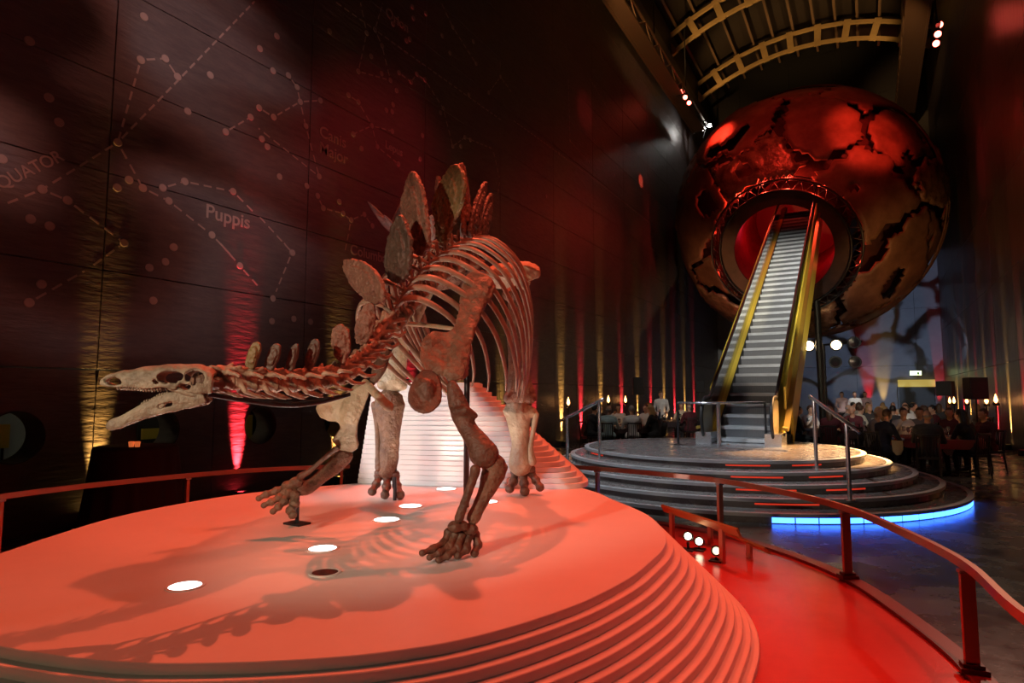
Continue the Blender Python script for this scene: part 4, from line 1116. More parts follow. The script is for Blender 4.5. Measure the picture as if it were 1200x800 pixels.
def lampbar(label, px, py, step, x, m, n=3):
    D = (onx(px, py, x) - CAM).dot(FWD)
    c = P(px, py, D); r = empty('truss_lamp', c); tag(r, label, 'stage lamp', 'lamps on the trusses')
    for k in range(n):
        q = P(px + step[0] * (k - (n - 1) / 2), py + step[1] * (k - (n - 1) / 2), D)
        ax = (CAM + FW0 * 3 - q).normalized()
        build(MB().lathe([(.02, -.22), (.11, -.2), (.13, 0.0), (.11, .0), (.105, -.02), (.0, -.02)], q, 14, ax), 'lamp_can', M_black, r, autosmooth=40)
        build(MB().lathe([(.0, 0), (.10, 0), (.10, .01), (0, .015)], q - ax * .015, 14, ax), 'lens', m, r)
    tz = (zl if x < 0 else zr); tx = (xl if x < 0 else xr)
    build(MB().box(c + Vector((0, 0, .2)), (.12, .8, .06)).tube([c + Vector((0, 0, .2)), Vector((tx, c.y, tz - .3))], .03, 6), 'yoke', M_black, r)
    pass
    return c
dl = lambda px: 8.0
c1 = lampbar('three red lamps on the left lighting truss', 803, 114, (4.5, 6.5), xl + .45, M_redled)
c2 = lampbar('three red lamps on the right lighting truss', 1099, 40, (-2, 11), xr + .1, M_redled)
c3 = lampbar('dazzling white lamp at the end of the left truss', 828, 149, (-7, 4), xl + .2, M_whled, 2)
spot('truss_white_lamp', c3 + Vector((0.3, -.3, -.2)), onx(806, 166, XL), (1, .95, .9), 60, 60, .8, .05)
gt = lambda px, py: ony(px, py, 28.5)
spot('globe_red', c1 + Vector((.5, -1.5, -.4)), gt(865, 190), (1, .05, .025), 1900, 34, .7, .2)
spot('globe_red', c2 + Vector((-.3, -2, -.3)), gt(1005, 175), (1, .05, .025), 2600, 34, .7, .2)
spot('globe_red', (-2.4, 18, 17.5), gt(945, 190), (1, .05, .03), 1300, 46, .8, .3)
spot('globe_amber', (2.4, 22.5, 2.6), gt(1050, 310), (1, .52, .16), 520, 40, .7, .1)
spot('globe_amber', (-7.2, 23.5, 2.0), gt(845, 330), (1, .42, .16), 500, 40, .7, .1)
spot('escalator_white', (-1.0, 5.0, 8.5), (EX, 19.0, 4.0), (1, .96, .86), 3600, 34, .6, .1)
spot('escalator_side_fill', (2.2, 11.5, 5.0), (EX + .8, 19.5, 4.2), (1, .85, .5), 2600, 34, .7, .1)  # added fill, brightens the gold side of the escalator
spot('podium_white', (-5.5, 6.5, 10.5), (EX - .8, 11.0, .6), (.86, .93, 1.0), 4800, 34, .6, .1)
spot('podium_warm', (1.4, 17.5, 5.2), onz(960, 527, POD_Z), (1, .5, .18), 20000, 21, .5, .06)
# warm uplights washing the vault
for y, e in ((36.6, 900), (30.4, 1000), (24.4, 800)):
    spot('vault_uplight', (xl + .2, y - 1.0, zl + .6), (XC - 2.5, y + 1.8, 23), (1, .55, .18), e * .9, 70, .8, .1)
    spot('vault_uplight', (xr - .2, y - 1.0, zr + .6), (XC + 1.5, y + 1.8, 23), (1, .55, .18), e * .75, 70, .8, .1)
spot('truss_fill', (-6.6, 14, 14.6), (xl, 26, zl), (1, .5, .18), 6000, 18, .9, .1)  # added fill to brighten the left truss
spot('truss_fill', (1.3, 22, 15.2), (xr, 34, zr), (1, .5, .18), 4500, 18, .9, .1)  # added fill to brighten the right truss
# breakup pattern on the star wall
def blot(nt, cb, em):
    n = nt.nodes.new('ShaderNodeTexNoise'); n.inputs['Scale'].default_value = 3.4; n.inputs['Detail'].default_value = 1.2; n.inputs['Distortion'].default_value = .6
    mp = nt.nodes.new('ShaderNodeMapping'); mp.inputs['Rotation'].default_value = (0, 0, .7); mp.inputs['Scale'].default_value = (.75, 1.5, 1)
    nt.links.new(cb.outputs[0], mp.inputs[0]); nt.links.new(mp.outputs[0], n.inputs['Vector'])
    r = nt.nodes.new('ShaderNodeValToRGB'); e = r.color_ramp.elements; e[0].position = .42; e[0].color = (.02, .005, .005, 1); e[1].position = .60; e[1].color = (1, .72, .66, 1)
    m_ = e.new(.50); m_.color = (.55, .22, .16, 1)
    nt.links.new(n.outputs['Fac'], r.inputs[0]); nt.links.new(r.outputs[0], em.inputs['Color'])
g = spot('gobo_projector', (1.5, 3.5, 9.0), onx(165, 125, XL), (1, .84, .86), 2100, 40, .75, .12); gobo(g, blot)
def branches(nt, cb, em):
    n = nt.nodes.new('ShaderNodeTexVoronoi'); n.feature = 'DISTANCE_TO_EDGE'; n.inputs['Scale'].default_value = 5.0
    nz = nt.nodes.new('ShaderNodeTexNoise'); nz.inputs['Scale'].default_value = 6.0; nz.inputs['Detail'].default_value = 4
    ad = nt.nodes.new('ShaderNodeVectorMath'); ad.operation = 'MULTIPLY_ADD'; ad.inputs[1].default_value = (.22, .22, 0)
    nt.links.new(cb.outputs[0], nz.inputs['Vector']); nt.links.new(nz.outputs['Color'], ad.inputs[0]); nt.links.new(cb.outputs[0], ad.inputs[2]); nt.links.new(ad.outputs[0], n.inputs['Vector'])
    r = nt.nodes.new('ShaderNodeValToRGB'); e = r.color_ramp.elements; e[0].position = .04; e[0].color = (.0, .0, .0, 1); e[1].position = .11; e[1].color = (.75, .85, 1, 1)
    nt.links.new(n.outputs['Distance'], r.inputs[0]); nt.links.new(r.outputs[0], em.inputs['Color'])
g = spot('gobo_projector', (3.1, 30.0, 3.4), ony(1030, 390, YE), (.75, .85, 1), 1000, 62, .5, .03); gobo(g, branches)
# patches of red light thrown on the walls
spot('pattern_lamp', (2.0, 24, 14), onx(751, 212, XL), (1, .10, .05), 15000, 3.2, .25, .01)
spot('pattern_lamp', (2.0, 24, 14), onx(686, 130, XL), (1, .03, .04), 1000, 9, 1.0, .05)
spot('pattern_lamp', (2.0, 15, 12), onx(450, 215, XL), (1, .04, .05), 1000, 24, 1.0, .05)
spot('pattern_lamp', (-7.0, 22, 12), onx(1192, 130, XR), (1, .04, .04), 1200, 4, .4, .01)
spot('pattern_lamp', (-7.0, 26, 13), onx(1150, 190, XR), (1, .04, .04), 700, 16, .9, .05)

# floor uplights along both walls
ORD = 'first second third fourth fifth sixth seventh eighth ninth tenth eleventh twelfth thirteenth fourteenth fifteenth sixteenth seventeenth'.split()
AMB = (1, .56, .12); RD = (1, .035, .05)
def uplight(x, y, sgn, col, e, label):
    r = empty('uplight', (x, y, 0)); tag(r, label, 'uplight', 'uplights along the walls')
    build(MB().lathe([(.10, 0), (.11, .03), (.09, .16), (.075, .16), (.07, .13), (0, .13)], (x, y, 0), 16), 'housing', M_black, r, autosmooth=40)
    build(MB().lathe([(0, 0), (.068, 0), (.068, .01), (0, .012)], (x, y, .135), 16), 'lens', mat('uplens_%d' % int(col[1] * 100), col, .4, emit=col, estr=12), r)
    spot('uplight_beam', (x, y, .17), (x + sgn * 1.15, y, 8.0), col, e * 42, 20, 1.0, .03)
for i, (y, g_) in enumerate(((4.2, 1), (6.25, 0), (8.3, 1), (10.35, 0), (12.3, 1), (14.2, 1), (16.1, 0), (17.95, 1), (19.5, 0), (21.3, 1), (23.5, 0), (25.5, 1), (27.3, 0), (29.4, 1), (31.2, 0), (33.2, 1), (35.2, 0))):
    e = 80 if y < 13 else (170 if y > 17 else 70)
    if y == 10.35: e = 200
    if y == 6.25: e = 150
    if y == 4.2: e = 42
    uplight(XL + .115, y, -1, AMB if g_ else RD, e * (0.8 if g_ else 1), '%s %s floor uplight from the left along the star wall' % (ORD[i], 'amber' if g_ else 'red'))
for i in range(12):
    y = 13.0 + 2.1 * i; g_ = i % 2
    uplight(XR - .115, y, 1, AMB if g_ else RD, 150, '%s floor uplight along the right wall, %s from the camera' % ('amber' if g_ else 'red', ORD[i]))
for px, g_ in ((1020, 0), (1037, 1), (1103, 0)):
    q = ony(px, 497, YE - .3); r = empty('uplight', (q.x, q.y, 0)); tag(r, '%s floor uplight at the end wall %s' % (('amber', 'beside the doorway') if g_ else ('red', 'left of the amber one' if px == 1020 else 'right of the doorway')), 'uplight')
    build(MB().lathe([(.10, 0), (.11, .03), (.09, .16), (.075, .16), (.07, .13), (0, .13)], (q.x, q.y, 0), 16), 'housing', M_black, r, autosmooth=40)
    spot('uplight_beam', (q.x, q.y, .17), (q.x, q.y + .6, 8), AMB if g_ else RD, 1200, 22, .9, .03)

# lights set flush in the platform
M_fl = mat('floor_light_glass', (1, 1, 1), .3, emit=(1, .97, .92), estr=5.0)
FLs = [(217, 687, .068, 1, 'nearest the front edge'), (378, 643, .075, 1, 'between the forefeet'), (381, 671, .062, 0, 'unlit'), (453, 609, .085, 1, 'second from the mound'), (481, 593, .085, 1, 'behind the forefeet'), (523, 573, .085, 1, 'closest to the mound'), (572, 588, .075, 1, 'beside the near foreleg')]
for px, py, rd, on, wh in FLs:
    c = onz(px, py, PLAT_Z); r = empty('floor_light', c); tag(r, ('glowing' if on else 'dark') + ' round light set flush in the plinth, ' + wh, 'floor light', 'lights set in the plinth')
    build(MB().lathe([(rd, -.02), (rd + .014, 0), (rd + .014, .004), (rd, .005), (rd - .002, .001)], c, 32), 'bezel', M_plat, r, autosmooth=40)
    build(MB().lathe([(0, 0), (rd, 0), (rd, .003), (0, .003)], c, 32), 'lens', M_fl if on else mat('dead_lens', (.12, .03, .03), .2), r)
    if on: spot('floor_light_beam', c + Vector((0, 0, .02)), c + Vector((0, 0, 2)), (1, .9, .75), 16, 95, .6, .05)

# ================================================================ SMALL THINGS ON THE WALKWAY
M_lect = mat('lectern_bronze', (0.50, 0.27, 0.10), .35, .6)
def label_rail(label, A, B, posts, tilt):
    """A, B: (px, py, depth) ends of a narrow sloping board"""
    a, b = P(*A), P(*B); r = empty('label_rail', (a.x, a.y, RAMP_Z)); tag(r, label, 'label rail', 'low sloping label rails')
    d = (b - a); n = ZUP.cross(d).normalized(); up = (ZUP * math.cos(tilt) - n * math.sin(tilt))
    q = [a - up * .035, b - up * .035, b + up * .035, a + up * .035]
    build(MB().slab(q, d.cross(up).normalized() * .02), 'board', M_lect, r)
    for t in posts:
        p = a.lerp(b, t) - up * .02
        build(MB().box((p.x, p.y, (p.z + RAMP_Z) / 2), (.03, .045, p.z - RAMP_Z), Matrix.Rotation(.9, 3, 'Z')), 'post', M_post, r)
label_rail('bronze sloping label board nearest the plinth steps', (777, 595, 5.75), (866, 624, 4.75), (.12, .79), .5)
label_rail('bronze sloping label board just behind the front one', (800, 602, 5.95), (899, 645, 4.9), (.35, .8), .9)
for (px, py, on, wh) in ((806, 628, 1, 'farthest from the camera'), (819, 634, 1, 'in the middle'), (839, 645, .2, 'nearest the camera')):
    d = 5.0 if px > 830 else 5.35
    c = P(px, py, d); r = empty('floor_lamp', (c.x, c.y, RAMP_Z)); tag(r, 'small black spotlight on the red walkway under the label board, ' + wh, 'spotlight', 'spotlights under the label boards')
    ax = (P(560, 520, 3.4) - c); ax = (ax.normalized() + (CAM - c).normalized() * .9).normalized()
    build(MB().lathe([(.012, -.09), (.036, -.08), (.042, 0), (.034, 0), (.032, -.012), (0, -.012)], c, 16, ax), 'lamp_can', M_black, r, autosmooth=40)
    build(MB().lathe([(0, 0), (.030, 0), (.030, .004), (0, .006)], c - ax * .01, 16, ax), 'lens', mat('small_lens_%d' % int(on * 10), (1, .95, .8), .3, emit=(1, .9, .6), estr=8 * on), r)
    build(MB().tube([(c.x, c.y, c.z - .05), (c.x, c.y, RAMP_Z)], .012, 8).box((c.x, c.y, RAMP_Z + .006), (.1, .1, .012)), 'stand', M_black, r)

# tall cocktail table with a dark cloth by the star wall
ct = P(160, 522, 7.15); ct = Vector((ct.x, ct.y, 0)); TZ = P(160, 522, 7.15).z
r = empty('cocktail_table', ct); tag(r, 'tall cocktail table under a dark red floor length cloth by the star wall', 'table')
mb = MB(); vs = []; fs = []; SEG = 72
for k, (z, rr, am) in enumerate(((TZ, .42, 0), (TZ - .03, .435, .0), (TZ * .6, .47, .02), (TZ * .3, .50, .035), (.01, .54, .05))):
    for j in range(SEG):
        a = 2 * PI * j / SEG; q = rr + am * math.cos(a * 14); vs.append(ct + Vector((q * math.cos(a), q * math.sin(a), z)))
for k in range(4):
    for j in range(SEG): fs.append((k * SEG + j, k * SEG + (j + 1) % SEG, (k + 1) * SEG + (j + 1) % SEG, (k + 1) * SEG + j))
fs.append(tuple(range(SEG)))
build(MB().add(vs, fs), 'cloth', mat('cloth_wine', (.035, .008, .008), .8), r, True)
build(MB().cyl(ct + Vector((0, 0, .01)), ct + Vector((0, 0, TZ - .02)), .04), 'column', M_dark, r)
M_flame = mat('tea_flame', (1, .4, .1), .4, emit=(1, .33, .1), estr=2.5)
for px, wh in ((154, 'left'), (161, 'right')):
    q = P(px, 521, 6.98); q.z = TZ
    t = empty('tea_light', q); tag(t, 'small glowing tea light on the cocktail table, the %s one of two' % wh, 'candle', 'tea lights')
    build(MB().lathe([(.025, 0), (.032, .06), (.028, .06), (.022, .01), (0, .01)], q, 14), 'holder', mat('amber_glass', (.6, .2, .06), .15, emit=(1, .2, .05), estr=.5), t)
    build(MB().lathe([(.004, .012), (.012, .025), (.008, .042), (.001, .055)], q, 10), 'flame', M_flame, t)
# ================================================================ GUESTS, TABLES AND CHAIRS
import numpy as np
def lamp_mat(c, n, rough=.75): return mat(n, c, rough)
SKIN = mat('skin', (.52, .30, .21), .55); SKIN2 = mat('skin_tan', (.40, .22, .15), .55)
HAIR = {'black': mat('hair_black', (.012, .010, .010), .5), 'brown': mat('hair_brown', (.07, .035, .02), .5), 'blonde': mat('hair_blonde', (.36, .22, .09), .5), 'grey': mat('hair_grey', (.30, .28, .27), .6)}
SHOE = mat('shoe_black', (.012, .012, .012), .35)
def cloth(n, c): return mat('cloth_' + n, c, .85, bump=.15, bscale=25)
CL = {n: cloth(n, c) for n, c in dict(black=(.012, .012, .014), charcoal=(.045, .045, .048), navy=(.015, .02, .04), white=(.72, .70, .70), paleblue=(.36, .50, .54), pink=(.60, .42, .42), grey=(.20, .19, .20), burgundy=(.09, .012, .02), skyblue=(.20, .34, .62), cream=(.55, .48, .38)).items()}
def capsules(mb, segs, lst, region):
    for pts, rad in segs:
        pts = [Vector(p) for p in pts]; mb.tube(pts, rad, 12, round_caps=True)
        for a, b, r0, r1 in zip(pts[:-1], pts[1:], rad[:-1], rad[1:]): lst.append((a, b, (r0 + r1) / 2, region))
def person_mesh(pose):
    """faces +y; regions 0 skin 1 top 2 trousers 3 shoes 4 sleeve"""
    mb = MB(); R = []
    sit = pose != 'stand'
    dz = 0.0 if sit else 0.42
    lean = {'sit': .04, 'lean': .16, 'raise': .03, 'stand': .0}[pose]
    H = .50 + dz
    pel = Vector((0, 0, H)); ch = Vector((0, lean * .7, H + .40)); nk = Vector((0, lean, H + .58)); hd = Vector((0, lean + .035, H + .735))
    capsules(mb, [([pel + Vector((-.09, 0, .02)), pel + Vector((.09, 0, .02))], [.125, .125]),
                  ([pel + Vector((0, 0, .05)), pel.lerp(ch, .5), ch], [.135, .14, .155]),
                  ([ch + Vector((-.10, 0, .02)), ch + Vector((.10, 0, .02))], [.125, .125]),
                  ([ch + Vector((-.17, -.005, .10)), ch + Vector((0, 0, .12)), ch + Vector((.17, -.005, .10))], [.065, .08, .065])], R, 1)
    capsules(mb, [([nk - Vector((0, .01, .08)), nk + Vector((0, .015, .06))], [.058, .053])], R, 0)
    # head: cranium, jaw, nose, ears, brow
    mb.ell(hd, (.075, .095, .105), None, 16, 12); mb.ell(hd + Vector((0, .028, -.062)), (.052, .062, .058), None, 14, 10)
    mb.tube([hd + Vector((0, .09, .005)), hd + Vector((0, .108, -.028))], [.010, .015], 8, round_caps=True)
    for s in (-1, 1):
        mb.ell(hd + Vector((.076 * s, .0, -.015)), (.010, .018, .03), None, 10, 8)
        mb.tube([hd + Vector((.015 * s, .087, .018)), hd + Vector((.045 * s, .076, .018))], [.010, .009], 8, round_caps=True)
    mb.tube([hd + Vector((-.02, .084, -.062)), hd + Vector((.02, .084, -.062))], [.010, .010], 8, round_caps=True)
    R.append((hd, hd + Vector((0, .02, -.06)), .10, 0)); R.append((hd, hd + Vector((0, .10, -.02)), .02, 0))
    for s in (-1, 1):
        sh = ch + Vector((.185 * s, -.005, .09))
        if pose == 'stand': el, wr = sh + Vector((.06 * s, -.02, -.28)), sh + Vector((.00 * s, .20, -.36))
        elif pose == 'raise' and s > 0: el, wr = sh + Vector((.09, .18, -.16)), sh + Vector((-.02, .30, .06))
        else: el, wr = sh + Vector((.07 * s, .10, -.26)), sh + Vector((-.06 * s, .32, -.27))
        capsules(mb, [([sh, sh.lerp(el, .5), el], [.058, .052, .043])], R, 1)
        capsules(mb, [([el, el.lerp(wr, .45), wr], [.043, .040, .030])], R, 4)
        d = (wr - el).normalized(); side = Vector((-s, 0, 0)); side = (side - d * side.dot(d)).normalized(); up = d.cross(side)
        pm = wr + d * .075
        mb.tube([wr, wr + d * .04, pm], [.026, .036, .034], 10, side=side, k=.5, round_caps=True); R.append((wr + d * .03, pm + d * .08, .04, 0))
        for q, L in ((-.028, .062), (-.010, .075), (.009, .070), (.027, .055)):
            a = pm + side * q; b = a + d * L * .55 - ZUP * .004; c = a + d * L * .9 - ZUP * .022
            mb.tube([a - d * .015, b, c], [.0105, .0095, .008], 8, round_caps=True)
        mb.tube([wr + d * .03 + side * .02, wr + d * .055 + side * .055, wr + d * .085 + side * .062], [.014, .012, .009], 8, round_caps=True)
    for s in (-1, 1):
        hp = pel + Vector((.095 * s, 0, 0))
        if sit: kn = Vector((.13 * s, .44, .52)); an = Vector((.13 * s, .40, .10))
        else: kn = Vector((.10 * s, .02, .50)); an = Vector((.10 * s, -.02, .09))
        capsules(mb, [([hp, hp.lerp(kn, .5), kn], [.098, .083, .062]), ([kn, kn.lerp(an, .35), an], [.06, .056, .042])], R, 2)
        capsules(mb, [([an + Vector((0, -.02, -.05)), an + Vector((0, .08, -.06)), an + Vector((.01 * s, .17, -.065))], [.038, .036, .028])], R, 3)
    me = organic(mb, 0.0105, 4)
    C = np.array([p.center for p in me.polygons]); best = np.full(len(C), 1e9); reg = np.zeros(len(C), int)
    for a, b, r, g in R:
        a_, b_ = np.array(a), np.array(b); ab = b_ - a_; L = max(1e-9, ab @ ab)
        t = np.clip(((C - a_) @ ab) / L, 0, 1); d = np.linalg.norm(C - (a_ + t[:, None] * ab), axis=1) - r
        m_ = d < best; best[m_] = d[m_]; reg[m_] = g
    me.polygons.foreach_set('material_index', reg.astype(np.int32)); me.update()
    return me, hd
def hair_mesh(hd, style):
    mb = MB()
    if style == 'bald': 
        for s in (-1, 1): mb.ell(hd + Vector((.068 * s, -.03, -.005)), (.015, .05, .03), None, 10, 8)
        mb.ell(hd + Vector((0, -.082, -.01)), (.055, .018, .03), None, 10, 8)
    else:
        mb.ell(hd + Vector((0, -.012, .018)), (.083, .100, .102), None, 16, 12)
        if style == 'long':
            mb.tube([hd + Vector((0, -.05, .03)), hd + Vector((0, -.085, -.12)), hd + Vector((0, -.10, -.27))], [.085, .085, .06], 12, k=1.0, round_caps=True)
    me = organic(mb, .010, 2, .004, 30)
    if style != 'bald':                                         # keep the face free
        bm = bmesh.new(); bm.from_mesh(me)
        kill = [v for v in bm.verts if v.co.y > hd.y + .035 and v.co.z < hd.z + .05 or (style == 'short' and v.co.z < hd.z - .045)]
        bmesh.ops.delete(bm, geom=kill, context='VERTS'); bm.to_mesh(me); bm.free()
    return me
PM = {}
for ps in ('sit', 'lean', 'raise', 'stand'):
    me, hd = person_mesh(ps)
    for k in range(5): me.materials.append(SKIN)
    PM[ps] = (me, {st: hair_mesh(hd, st) for st in ('short', 'long', 'bald')})
def person(loc, face, pose, topc, trous, hair, style, label, sleeve=None, group='seated guests', skin=SKIN):
    me, hs = PM[pose]
    rz = math.atan2(face.y, face.x) - PI / 2
    r = empty('person', loc, rz); tag(r, label, 'person', group)
    def kid(nm, mesh_, mats):
        o = bpy.data.objects.new(nm, mesh_); COL.objects.link(o); o.parent = r
        for i, m in enumerate(mats):
            if i < len(o.material_slots): o.material_slots[i].link = 'OBJECT'; o.material_slots[i].material = m
        return o
    kid('body', me, [skin, CL[topc], CL[trous], SHOE, CL[sleeve or topc]])
    hm = hs[style]
    if not hm.materials: hm.materials.append(HAIR['black'])
    kid('hair', hm, [HAIR[hair]])
    return r
# spindle back chair, faces +y
M_chair = mat('chair_black', (.020, .018, .018), .3)
def chair_proto():
    P_ = {}
    P_['seat'] = bevelled(MB().box((0, 0, .435), (.40, .40, .05)), .012, 2)
    P_['leg_f'] = MB().tube([(0, 0, 0), (0, 0, .2), (0, 0, .42)], [.014, .019, .021], 8).mesh('leg', True)
    P_['leg_b'] = MB().tube([(0, -.05, 0), (0, 0, .42), (0, -.06, .90)], [.015, .020, .016], 8, sub=4).mesh('leg', True)
    P_['spindle'] = MB().tube([(0, 0, 0), (0, -.045, .38)], .009, 6).mesh('spindle', True)
    P_['rail'] = MB().tube([(-.185, 0, 0), (0, -.03, .0), (.185, 0, 0)], .021, 8, sub=4).mesh('rail', True)
    P_['stretch'] = MB().tube([(-.165, 0, 0), (.165, 0, 0)], .010, 6).mesh('stretch', True)
    for m in P_.values(): m.materials.append(M_chair)
    return P_
CP = chair_proto()
def chair(loc, face, label):
    rz = math.atan2(face.y, face.x) - PI / 2
    r = empty('banquet_chair', loc, rz); tag(r, label, 'chair', 'spindle back dining chairs')
    def kid(nm, k, p):
        o = bpy.data.objects.new(nm, CP[k]); COL.objects.link(o); o.parent = r; o.location = p
    kid('seat', 'seat', (0, 0, 0))
    for s in (-1, 1):
        kid('leg', 'leg_f', (.175 * s, .175, 0)); kid('leg', 'leg_b', (.18 * s, -.185, 0))
    for k in range(6): kid('spindle', 'spindle', (-.135 + .054 * k, -.195, .46))
    kid('top_rail', 'rail', (0, -.245, .87)); kid('stretcher', 'stretch', (0, .175, .2)); kid('stretcher', 'stretch', (0, -.2, .2))
M_cloth_t = mat('tablecloth_dark', (.030, .012, .014), .75); M_cloth_r = mat('tablecloth_red_lit', (.22, .02, .025), .7)  # the red cloth is the dark one with red light coloured in
M_glass = mat('wine_glass', (.85, .86, .88), .06, .0, trans=.85, spec=.8); M_plate_w = mat('china_plate', (.75, .74, .72), .2)
M_nap = mat('napkin_linen', (.46, .40, .30), .8); M_bottle = mat('bottle_dark', (.01, .02, .012), .08)
gl = MB().lathe([(.036, 0), (.034, .004), (.005, .008), (.0045, .09), (.03, .115), (.04, .15), (.033, .21), (.031, .21), (.037, .15), (.02, .118), (0, .112)], (0, 0, 0), 16).mesh('glass', True); gl.materials.append(M_glass)
pt = MB().lathe([(.08, 0), (.13, .015), (.128, .018), (.08, .006), (0, .006)], (0, 0, 0), 24).mesh('plate', True); pt.materials.append(M_plate_w)
bt = MB().lathe([(.038, 0), (.038, .19), (.03, .22), (.014, .25), (.014, .31), (0, .31)], (0, 0, 0), 16).mesh('bottle', True); bt.materials.append(M_bottle)
M_candle = mat('candle_glow', (1, .6, .3), .4, emit=(1, .45, .15), estr=9)
def table(c, rad, label, m, where, items=8):
    r = empty('dining_table', c); tag(r, label, 'table', 'round dining tables')
    vs = []; fs = []; SEG = 64
    for z, rr, am in ((.745, rad - .01, 0), (.73, rad, 0), (.66, rad + .012, .008), (.56, rad + .02, .02)):
        for j in range(SEG):
            a = 2 * PI * j / SEG; q = rr + am * math.cos(a * 12); vs.append(c + Vector((q * math.cos(a), q * math.sin(a), z)))
    for k in range(3):
        for j in range(SEG): fs.append((k * SEG + j, k * SEG + (j + 1) % SEG, (k + 1) * SEG + (j + 1) % SEG, (k + 1) * SEG + j))
    fs.append(tuple(range(SEG)))
    build(MB().add(vs, fs), 'tablecloth', m, r, True)
    build(MB().lathe([(.28, 0), (.28, .03), (.04, .05), (.04, .70), (.3, .72), (0, .72)], c, 20), 'pedestal', M_dark, r)
    z = c + Vector((0, 0, .748))
    for k in range(items):
        a = 2 * PI * k / items + .2; d = Vector((math.cos(a), math.sin(a), 0))
        o = put('wine_glass', gl, None, None, Matrix.Translation(z + d * (rad * .58))); tag(o, 'stemmed wine glass on ' + where, 'glass', 'wine glasses on ' + where)
        if k % 2 == 0:
            o = put('plate', pt, None, None, Matrix.Translation(z + d * (rad * .80))); tag(o, 'white china plate on ' + where, 'plate', 'plates on ' + where)
    o = put('wine_bottle', bt, None, None, Matrix.Translation(z + Vector((.12, .05, 0)))); tag(o, 'dark wine bottle standing on ' + where, 'bottle')
    q = z + Vector((-.12, -.06, 0)); t = empty('table_candle', q); tag(t, 'glowing candle in a holder on ' + where, 'candle')
    build(MB().lathe([(.03, 0), (.036, .08), (.03, .08), (.026, .01), (0, .01)], q, 14), 'holder', mat('candle_glass', (.6, .3, .15), .15), t)
    build(MB().lathe([(.004, .015), (.018, .04), (.012, .075), (.001, .10)], q, 10), 'flame', M_candle, t)
    point('candle_light', q + Vector((0, 0, .16)), (1, .5, .2), 3.5, .04)
def camxy(px, D): return hallxy((px - 600) / F * D, D)
def seat_at(c, px, D, pose, topc, trous, hair, style, label, chair_label=None, sleeve=None, group='seated guests', skin=SKIN):
    p = camxy(px, D); f = (c - p); f.z = 0; f.normalize()
    person(Vector((p.x, p.y, 0)), f, pose, topc, trous, hair, style, label, sleeve, group, skin)
    chair(Vector((p.x, p.y, 0)), f, chair_label or ('spindle back chair of the ' + ' '.join(label.split(',')[0].split()[:11])))
# nearest table on the right
T1 = camxy(1088, 13.2)
table(T1, .88, 'round dinner table nearest the camera on the right, under a dark cloth', M_cloth_r, 'the nearest right table', 9)
seat_at(T1, 1083, 12.05, 'sit', 'charcoal', 'black', 'grey', 'bald', 'man in charcoal jacket, back to the camera at the nearest right table')
seat_at(T1, 1133, 12.45, 'lean', 'black', 'black', 'black', 'long', 'woman in black with long dark hair, back to the camera beside the charcoal jacket')
seat_at(T1, 1152, 13.3, 'sit', 'burgundy', 'black', 'brown', 'short', 'man in burgundy jacket facing left, rightmost at the nearest right table')
seat_at(T1, 1028, 12.9, 'lean', 'navy', 'black', 'brown', 'short', 'man in dark waistcoat with sky blue sleeves, left of the charcoal jacket', sleeve='skyblue')
seat_at(T1, 1016, 14.2, 'lean', 'grey', 'black', 'grey', 'bald', 'balding man in grey leaning in, just above the blue sleeves', skin=SKIN2)
seat_at(T1, 1074, 14.5, 'sit', 'grey', 'black', 'brown', 'short', 'dark haired man facing the camera across the nearest right table')
seat_at(T1, 1054, 14.35, 'raise', 'white', 'black', 'brown', 'short', 'man in white shirt with raised arm across the nearest right table')
seat_at(T1, 1110, 14.4, 'sit', 'burgundy', 'black', 'brown', 'long', 'long haired woman in dark red across the nearest right table')
for px, D, wh in ((1047, 12.55, 'left of the charcoal jacket'), (1106, 12.6, 'right of the charcoal jacket')):
    q = camxy(px, D); f = (T1 - q).normalized(); s = Vector((-f.y, f.x, 0))
    pts = [q + s * a + Vector((0, 0, z)) for a, z in ((-.10, .72), (.11, .72), (.10, .50), (.03, .42), (-.06, .44), (-.11, .55))]
    o = build(MB().slab(pts, f * .02), 'napkin', M_nap); tag(o, 'beige linen napkin hanging off the table, ' + wh, 'napkin', 'linen napkins')
# further tables on the right
FAR = 'guest in dark clothes seated at the crowded far tables'
def far_table(px, D, lab, n, seed):
    c = camxy(px, D); rg = random.Random(seed)
    table(c, .85, lab, M_cloth_t, lab.split(',')[0].replace('round dinner table', 'the table'), 5)
    for k in range(n):
        a = 2 * PI * (k + .3) / n; p = c + Vector((math.cos(a), math.sin(a), 0)) * 1.15; f = (c - p).normalized()
        combos = [(t, h_, s_) for t in ('black', 'charcoal', 'navy', 'grey', 'burgundy', 'cream', 'white') for h_, s_ in (('black', 'short'), ('brown', 'long'), ('blonde', 'long'), ('grey', 'bald'), ('brown', 'short'))]
        tc, hc, hs_ = combos[(k * 11 + seed * 4) % len(combos)]
        desc = {'short': 'short %s haired' % hc, 'long': 'long %s haired' % hc, 'bald': 'balding'}[hs_]
        sh_ = lab.split(',')[0].replace('round dinner table', 'table')
        lb = '%s guest in %s at %s' % (desc, tc, sh_)
        person(Vector((p.x, p.y, 0)), f, rg.choice(['sit', 'lean', 'raise', 'sit']), tc, 'black', hc, hs_, lb, None, 'guests at the far tables')
        chair(Vector((p.x, p.y, 0)), f, ' '.join(('chair of the ' + lb).split()[:16]))
far_table(985, 16.2, 'round dinner table behind the right podium handrail, dark cloth', 6, 3)
far_table(1040, 18.0, 'round dinner table behind the nearest right one, dark cloth', 7, 5)
far_table(1103, 21.2, 'round dinner table beside the right wall, dark cloth', 6, 8)
far_table(1030, 24.0, 'round dinner table close to the far doorway, dark cloth', 7, 13)
